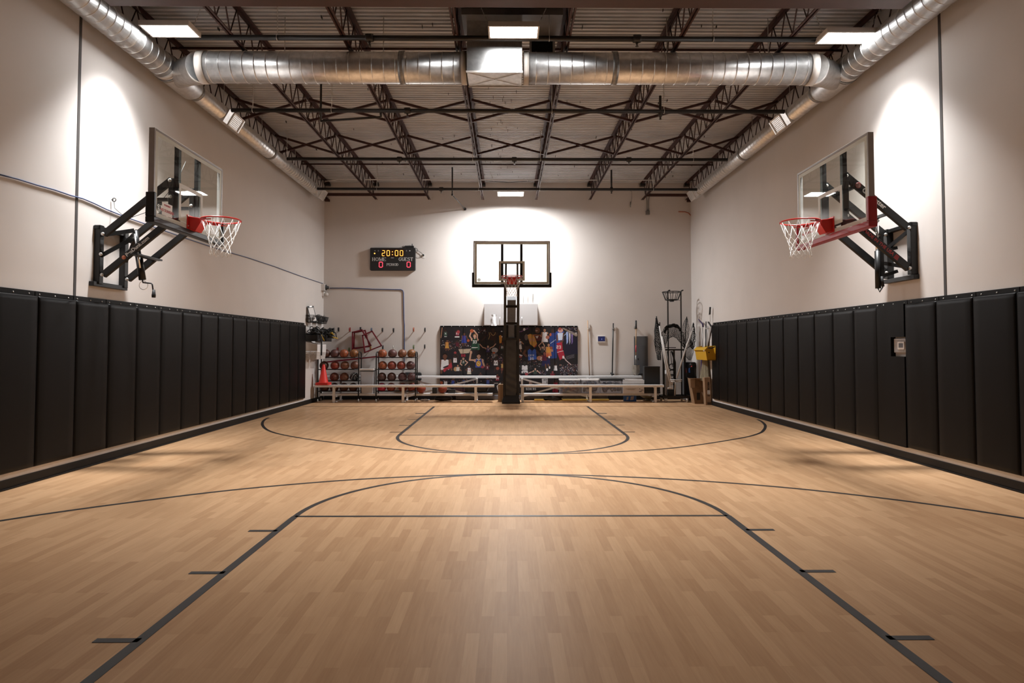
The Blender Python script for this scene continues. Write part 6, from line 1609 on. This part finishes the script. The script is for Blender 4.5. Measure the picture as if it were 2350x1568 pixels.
def net_sheet(grid, r_, name, seed):
    """diamond netting over a grid of points"""
    rs = random.Random(seed); n_, k_ = len(grid), len(grid[0]); G = [[Vector(p) + Vector((rs.uniform(-.008, .008), rs.uniform(-.02, .02), rs.uniform(-.01, .01))) for p in row] for row in grid]; b = MB()
    for s_ in (1, -1):
        for j0 in range(-n_, k_ + n_):
            pts = []
            for i in range(n_):
                j = j0 + s_ * i
                if 0 <= j < k_: pts.append(G[i][j])
            if len(pts) > 1: b.path(pts, r_, 4)
    for row in (G[0], G[-1]): b.path(row, r_ * 1.6, 5)
    for j in (0, k_ - 1): b.path([G[i][j] for i in range(n_)], r_ * 1.6, 5)
    return b.build(name, netm, mc)


def blend(L_, R__, n_, k_, Y, wave=.05):
    """grid between two pixel polylines"""
    def samp(pl, t_):
        f = t_ * (len(pl) - 1); i = min(int(f), len(pl) - 2); u = f - i; return pl[i][0] * (1 - u) + pl[i + 1][0] * u, pl[i][1] * (1 - u) + pl[i + 1][1] * u
    g_ = []
    for i in range(n_):
        a_, c_ = samp(L_, i / (n_ - 1)), samp(R__, i / (n_ - 1)); g_.append([m_(a_[0] + (c_[0] - a_[0]) * j / (k_ - 1), a_[1] + (c_[1] - a_[1]) * j / (k_ - 1), Y + wave * math.sin(j * 2.1 + i * .4)) for j in range(k_)])
    return g_


net_sheet(blend([(1505.5, 731), (1504, 760), (1501.5, 790), (1507, 812), (1509, 826)], [(1508, 731), (1514, 760), (1519, 785), (1517, 806), (1516, 826)], 24, 9, 16.97, .06), .0042, 'hanging_net', 1)
net_sheet(blend([(1504.5, 735), (1503, 770), (1504, 796)], [(1512, 745), (1519, 775), (1522, 801)], 16, 6, 17.05, .05), .0045, 'hanging_net', 2)
net_sheet(blend([(1521, 800), (1518, 766), (1528, 748), (1545, 743), (1558, 748), (1567, 765), (1574, 800)], [(1525, 802), (1530, 784), (1537, 775), (1545, 772), (1552, 776), (1561, 786), (1571, 802)], 30, 9, 17.06, .07), .0042, 'hanging_net', 3)
net_sheet(blend([(1524, 762), (1530, 748), (1545, 743), (1556, 747), (1563, 758)], [(1526, 764), (1532, 753), (1545, 750), (1555, 752), (1561, 760)], 26, 7, 17.0, .05), .0085, 'hanging_net', 4)
net_sheet(blend([(1575, 731), (1566, 750), (1570, 775), (1573, 790)], [(1577, 731), (1581, 755), (1580, 775), (1577, 785)], 14, 6, 17.1, .03), .003, 'hanging_net', 5)
net_sheet(blend([(1590, 744), (1584, 772), (1583, 792), (1588, 801)], [(1592, 744), (1596, 772), (1594, 795), (1590, 801)], 18, 7, 17.0, .05), .0048, 'hanging_net', 6)
net_sheet(blend([(1584, 780), (1574, 802), (1574, 818), (1580, 826)], [(1588, 785), (1592, 800), (1590, 815), (1586, 826)], 16, 8, 17.04, .04), .0032, 'hanging_net', 7)
b = MB()
for x0, y0, x1, y1 in ((1506.5, 726, 1507, 733), (1576, 727, 1576, 733), (1591, 741, 1591, 747), (1514, 740, 1514, 750)): b.tube(m_(x0, y0, 17.0), m_(x1, y1, 17.0), .014, 8)
b.path([m_(1506.5, 728, 17.0), m_(1502, 760, 17.2), m_(1505, 800, 17.3), m_(1523, 803, YM)], .010, 6); b.path([m_(1576, 728, 17.0), m_(1573, 760, 17.1), m_(1572, 803, YM)], .012, 6); b.path([m_(1591, 742, 17.0), m_(1594, 765, 17.1), m_(1590, 790, 17.1), m_(1572, 803, YM)], .010, 6); b.build('net_pole', 'black', mc)

# ------------------------------------------------------------------ water cooler
xa, xb = at(1573.5, 870, 17.370).x, 5.05
wcl = new('water_cooler', 'black and grey water cooler with red and blue taps behind the cardboard', 'water cooler', ((xa + xb) / 2, 17.3, 0)); zt = at(1585, 831.5, 17.370).z
b = MB(); b.rbox((xa, 17.390, .02), (xb, 17.710, zt), .02, 2); b.build('cabinet_body', mat('cooler_grey', (.085, .088, .095), .4), wcl)
zn0, zn1 = at(1585, 866, 17.370).z, at(1585, 845, 17.370).z
b = MB(); b.rbox((xa + .004, 17.365, zn1), (xb - .004, 17.390, zt - .006), .03, 1); b.box((xa + .004, 17.370, .03), (xb - .004, 17.390, zn0)); b.build('front_panel', mat('gloss_black', (.008, .008, .009), .15), wcl)
b = MB(); b.box((xa + .02, 17.384, zn0), (xb - .02, 17.389, zn1)); b.build('tap_recess', 'dark', wcl)
for px, m2, lab in ((1579.8, mat('tap_red', (.40, .03, .03), .35), 'red tap lever'), (1588.4, mat('tap_blue', (.04, .14, .42), .35), 'blue tap lever')):
    x = at(px, 855, 17.1).x; z_ = at(px, 850, 17.1).z; b = MB(); b.box((x - .018, 17.335, z_ - .075), (x + .018, 17.370, z_)); b.lathe((x, 17.360, z_), [(.016, 0), (.016, .04), (.01, .05)], 10); o = b.build('tap', m2, wcl, bevel=.004); o['label'] = lab
b = MB(); q = at(1584.5, 835, 17.360); b.prism([(q.x - .03, 17.363, q.z - .03), (q.x + .03, 17.363, q.z - .03), (q.x, 17.363, q.z + .025)], (0, .003, 0)); b.build('emblem', mat('emblem_grey', (.25, .25, .3), .5), wcl)
b = MB(); q = at(1587, 841, 17.360); b.sphere((q.x, 17.363, q.z), .009, 8, 6); b.build('indicator_light', mat('red_pilot', (.6, .02, .02), .4, emit=(1, .05, .05), estr=1.2), wcl)
b = MB(); b.box((xa + .03, 17.310, zn0 - .02), (xb - .03, 17.385, zn0)); b.build('drip_tray', 'blackmat', wcl, bevel=.003)

# ------------------------------------------------------------------ cardboard by the right wall
def slab(pts, off, name, m, lab, cat): b = MB(); b.prism(pts, off); return tag(b.build(name, m, origin=pts[0], bevel=.002), lab, cat)


xa, xb = at(1582, 900, 16.45).x, at(1616, 900, 16.45).x
cd2 = mat('dark_card', (.20, .115, .06), .8, noise=.12, nscale=10)
cbf = new('flattened_carton', 'open brown cardboard box leaning in front of the water cooler', 'box', ((xa + xb) / 2, 16.8, 0))
z1 = at(1600, 870, 16.450).z
b = MB()
b.prism([(xa + .12, 16.390, 0), (xb, 16.390, 0), (xb, 16.430, z1 - .02), (xa + .02, 16.430, z1), (xa + .03, 16.430, z1 - .22), (xa + .08, 16.410, z1 - .22)], (0, .01, 0)); b.build('front_side', cd2, cbf)
b = MB(); b.prism([(xa + .12, 16.680, 0), (xb, 16.680, 0), (xb, 16.660, z1 - .01), (xa + .02, 16.660, z1 + .02)], (0, .01, 0)); b.prism([(xb, 16.390, 0), (xb, 16.690, 0), (xb, 16.670, z1 - .01), (xb, 16.430, z1 - .02)], (.01, 0, 0)); b.prism([(xa + .12, 16.400, 0), (xa + .12, 16.680, 0), (xa + .02, 16.660, z1 + .02), (xa + .02, 16.430, z1)], (.01, 0, 0)); b.build('box_sides', card, cbf)
b = MB(); b.prism([(xa + .02, 16.420, z1), (xa + .14, 16.420, z1 - .005), (xa + .13, 16.390, z1 - .22), (xa + .03, 16.390, z1 - .22)], (0, -.006, 0)); b.prism([(xa + .02, 16.430, z1 + .004), (xb - .05, 16.430, z1 - .012), (xb - .08, 16.330, z1 + .012), (xa + .1, 16.330, z1 + .02)], (0, 0, .006)); b.build('flap', card, cbf)
b = MB(); b.box((xa + .17, 16.382, .10), (xa + .25, 16.392, .28)); b.build('hand_hole', 'dark', cbf)
b = MB(); b.prism([(xb - .10, 16.330, .30), (xb - .08, 16.330, .30), (xb + .0, 16.290, .07), (xb - .02, 16.290, .06)], (0, .006, 0)); b.build('torn_strip', mat('torn_card', (.42, .30, .20), .9), cbf)
xa, xb = at(1617.0, 900, 16.1).x, at(1631.0, 900, 16.1).x; z1 = at(1625, 867, 16.1).z
tb = new('tall_carton', 'tall narrow cardboard box with white label standing against the right wall pads', 'box', ((xa + xb) / 2, 16.12, 0)); c3 = mat('light_card', (.33, .21, .125), .8, noise=.06, nscale=12)
b = MB(); b.prism([(xa + .012, 16.05, 0), (xb, 16.05, 0), (xb - .02, 16.07, z1 + .02), (xa - .01, 16.07, z1)], (0, .16, 0)); b.build('carton', c3, tb, bevel=.003)
tx = (xa + xb) / 2 + .012
text_mesh('ECOSN', .060, 'print', 'dark', tb, (tx, 16.0585, z1 * .70), (0, 0, 1), (-1, 0, 0), bold=.003)
b = MB(); b.box((tx - .033, 16.048, z1 * .40), (tx + .033, 16.054, z1 * .40 + .095)); lb = b.build('shipping_label', 'lettering', tb)
b = MB(); b.box((tx - .02, 16.0465, z1 * .40 + .02), (tx + .015, 16.0495, z1 * .40 + .026)); b.box((tx + .0, 16.0465, z1 * .40 + .045), (tx + .005, 16.0495, z1 * .40 + .08)); b.build('label_print', 'dark', lb)
b = MB(); b.box((tx - .028, 16.0465, z1 * .33), (tx + .035, 16.052, z1 * .33 + .014)); b.box((tx - .03, 16.0445, .012), (tx - .008, 16.05, .07)); b.box((tx + .012, 16.0445, .012), (tx + .036, 16.05, .07)); b.build('print', 'dark', tb)

# ------------------------------------------------------------------ cleaning tools hung on the right wall by the corner
def rp(px, py, off=.06): return atx(px, py, XR - off)


def tool(name, lab, pts, r_, m):
    P_ = [rp(*p) for p in pts]; root = new(name, lab, 'cleaning tool', P_[-1]); b = MB(); b.path(P_, r_, 8); b.build('shaft', m, root); return root, P_


sil = mat('silver_tube', (.42, .41, .40), .35, metal=.5)
purp = mat('purple_plastic', (.045, .02, .09), .45)
t, P_ = tool('dustpan_broom', 'purple handled broom on the right wall with dark purple head', [(1612.5, 752, .07), (1612.5, 790, .08), (1613, 826, .09)], .012, sil)
b = MB(); b.path([rp(1613.5, 751, .07), rp(1613, 744, .08), rp(1609, 740, .10), (rp(1603, 733, .12))], [.02, .024, .02, .010], 8); b.build('hooked_grip', purp, t)
b = MB(); q = P_[-1]; g_ = [[(q.x - .07 + .08 * math.sin(u * 2) - .02 * v, q.y - .16 + .32 * u, q.z + .10 - .44 * v - .12 * u * v) for u in np.linspace(0, 1, 8)] for v in np.linspace(0, 1, 7)]; b.surf(g_); b.surf([[Vector(p) + Vector((.03, 0, 0)) for p in r_[::-1]] for r_ in g_]); b.build('broom_head', purp, t)
t, P_ = tool('black_pole', 'straight black pole on the right wall, tip just above the wall pads', [(1620.3, 738, .08), (1620.0, 800, .08)], .014, 'blackmat')
b = MB(); b.box((XR - .085, P_[0].y - .04, P_[0].z - .19), (XR, P_[0].y + .04, P_[0].z - .16)); b.build('wall_clip', 'white', t)
t, P_ = tool('white_pole', 'white pole with long black grip rising highest on the right wall', [(1629.3, 722, .07), (1628.2, 770, .07), (1627.8, 800, .07)], .012, 'white')
b = MB(); b.tube(rp(1629.8, 705, .07), rp(1628.8, 723, .07), .022, 10); b.build('grip', 'blackmat', t)
t, P_ = tool('grey_pole', 'dark grey pole leaning from the pad edge down to the yellow wringer', [(1633, 749, .10), (1632, 760, .12), (1625, 796, .16)], .016, mat('dark_grey_tube', (.09, .08, .085), .4))
b = MB(); b.tube(rp(1625.5, 739.5, .10), rp(1633, 750, .10), .02, 10); b.build('grip', 'blackmat', t)
yl = mat('yellow_plastic', (.62, .35, .02), .4)
c_ = rp(1622, 810, .17); yw = new('mop_wringer', 'bright yellow mop wringer hanging on the right wall beside the pads', 'mop wringer', c_)
q0, q1 = rp(1607, 810, .17), rp(1634, 810, .17); ya, yb = q1.y + .05, q0.y - .02; xi, xo = XR - .05, XR - .32; zt, zb = rp(1625, 794, .2).z, rp(1625, 827, .2).z
b = MB()
for yy, sh in ((ya, .0), (yb, .05)):
    b.prism([(xi, yy, zb), (xo + .05, yy, zb + .0), (xo + .015, yy, zb + .22), (xo - .02, yy, zb + .24), (xo + .05, yy, zt - .03), (xi - .08, yy, zt)], (0, .018, 0))
b.prism([(xo + .05, ya, zb), (xo + .05, yb, zb), (xo + .015, yb, zb + .22), (xo + .015, ya, zb + .22)], (.016, 0, 0)); b.box((xi - .02, ya, zb), (xi, yb, zt)); b.box((xo + .05, ya, zb), (xi, yb, zb + .016)); b.build('wringer_shell', yl, yw, bevel=.004)
b = MB(); b.prism([(xo - .02, ya + .02, zb + .24), (xo - .02, yb, zb + .24), (xo + .05, yb, zt - .03), (xo + .05, ya + .02, zt - .03)], (.012, 0, .0)); b.build('press_plate', yl, yw)
b = MB(); b.tube((xo + .09, ya - .012, zb + .19), (xo + .09, ya + .02, zb + .19), .014, 8); b.path([(xi - .03, ya - .005, zt - .02), (xi - .12, ya - .005, zt - .06), (xo + .06, ya - .005, zb + .30)], .011, 6); b.build('lever_arm', 'blackmat', yw)
t, P_ = tool('string_mop', 'beige string mop hanging behind the yellow wringer', [(1618.5, 756, .05), (1619, 800, .06), (1620, 838, .07)], .011, sil)
q = P_[-1]; g_ = []; 
for v in np.linspace(0, 1, 8): g_.append([(XR - .07 - (.05 + .05 * v) * (1 + .5 * math.sin(a_ * 5)) * math.cos(a_), q.y + (.06 + .17 * v) * math.sin(a_), q.z + .22 - .62 * v + .02 * math.sin(a_ * 7)) for a_ in np.linspace(-1.5, 1.5, 22)])
b = MB(); b.surf(g_); b.surf([[Vector(p) * 1 + Vector((.02, 0, 0)) for p in r_[::-1]] for r_ in g_]); b.build('mop_strings', mat('mop_beige', (.26, .23, .16), .95, noise=.25, nscale=25, bump=.6, nstretch=(4, 4, .4)), t)
t, P_ = tool('silver_pole', 'plain silver pole on the right wall behind the yellow wringer', [(1624.5, 748, .05), (1624, 800, .05)], .011, sil)

# ------------------------------------------------------------------ thermostat in the cut-out of the right wall pad
TQ = rp(2073, 795, .0)
th = new('thermostat', 'thermostat under a clear guard in a cut-out of the right wall pads', 'thermostat', (XR, 8.29, TQ.z))
b = MB(); b.box((XR - .035, 8.17, 1.36), (XR, 8.42, 1.54)); b.build('guard_box', mat('guard_grey', (.40, .38, .38), .3, noise=.1, nscale=20), th, bevel=.006)
b = MB(); b.rbox((XR - .05, 8.18, 1.40), (XR - .035, 8.32, 1.50), .01, 0); b.build('thermostat_body', 'white', th, bevel=.003)
b = MB(); b.box((XR - .052, 8.20, 1.425), (XR - .049, 8.29, 1.48)); b.build('display', gst, th)
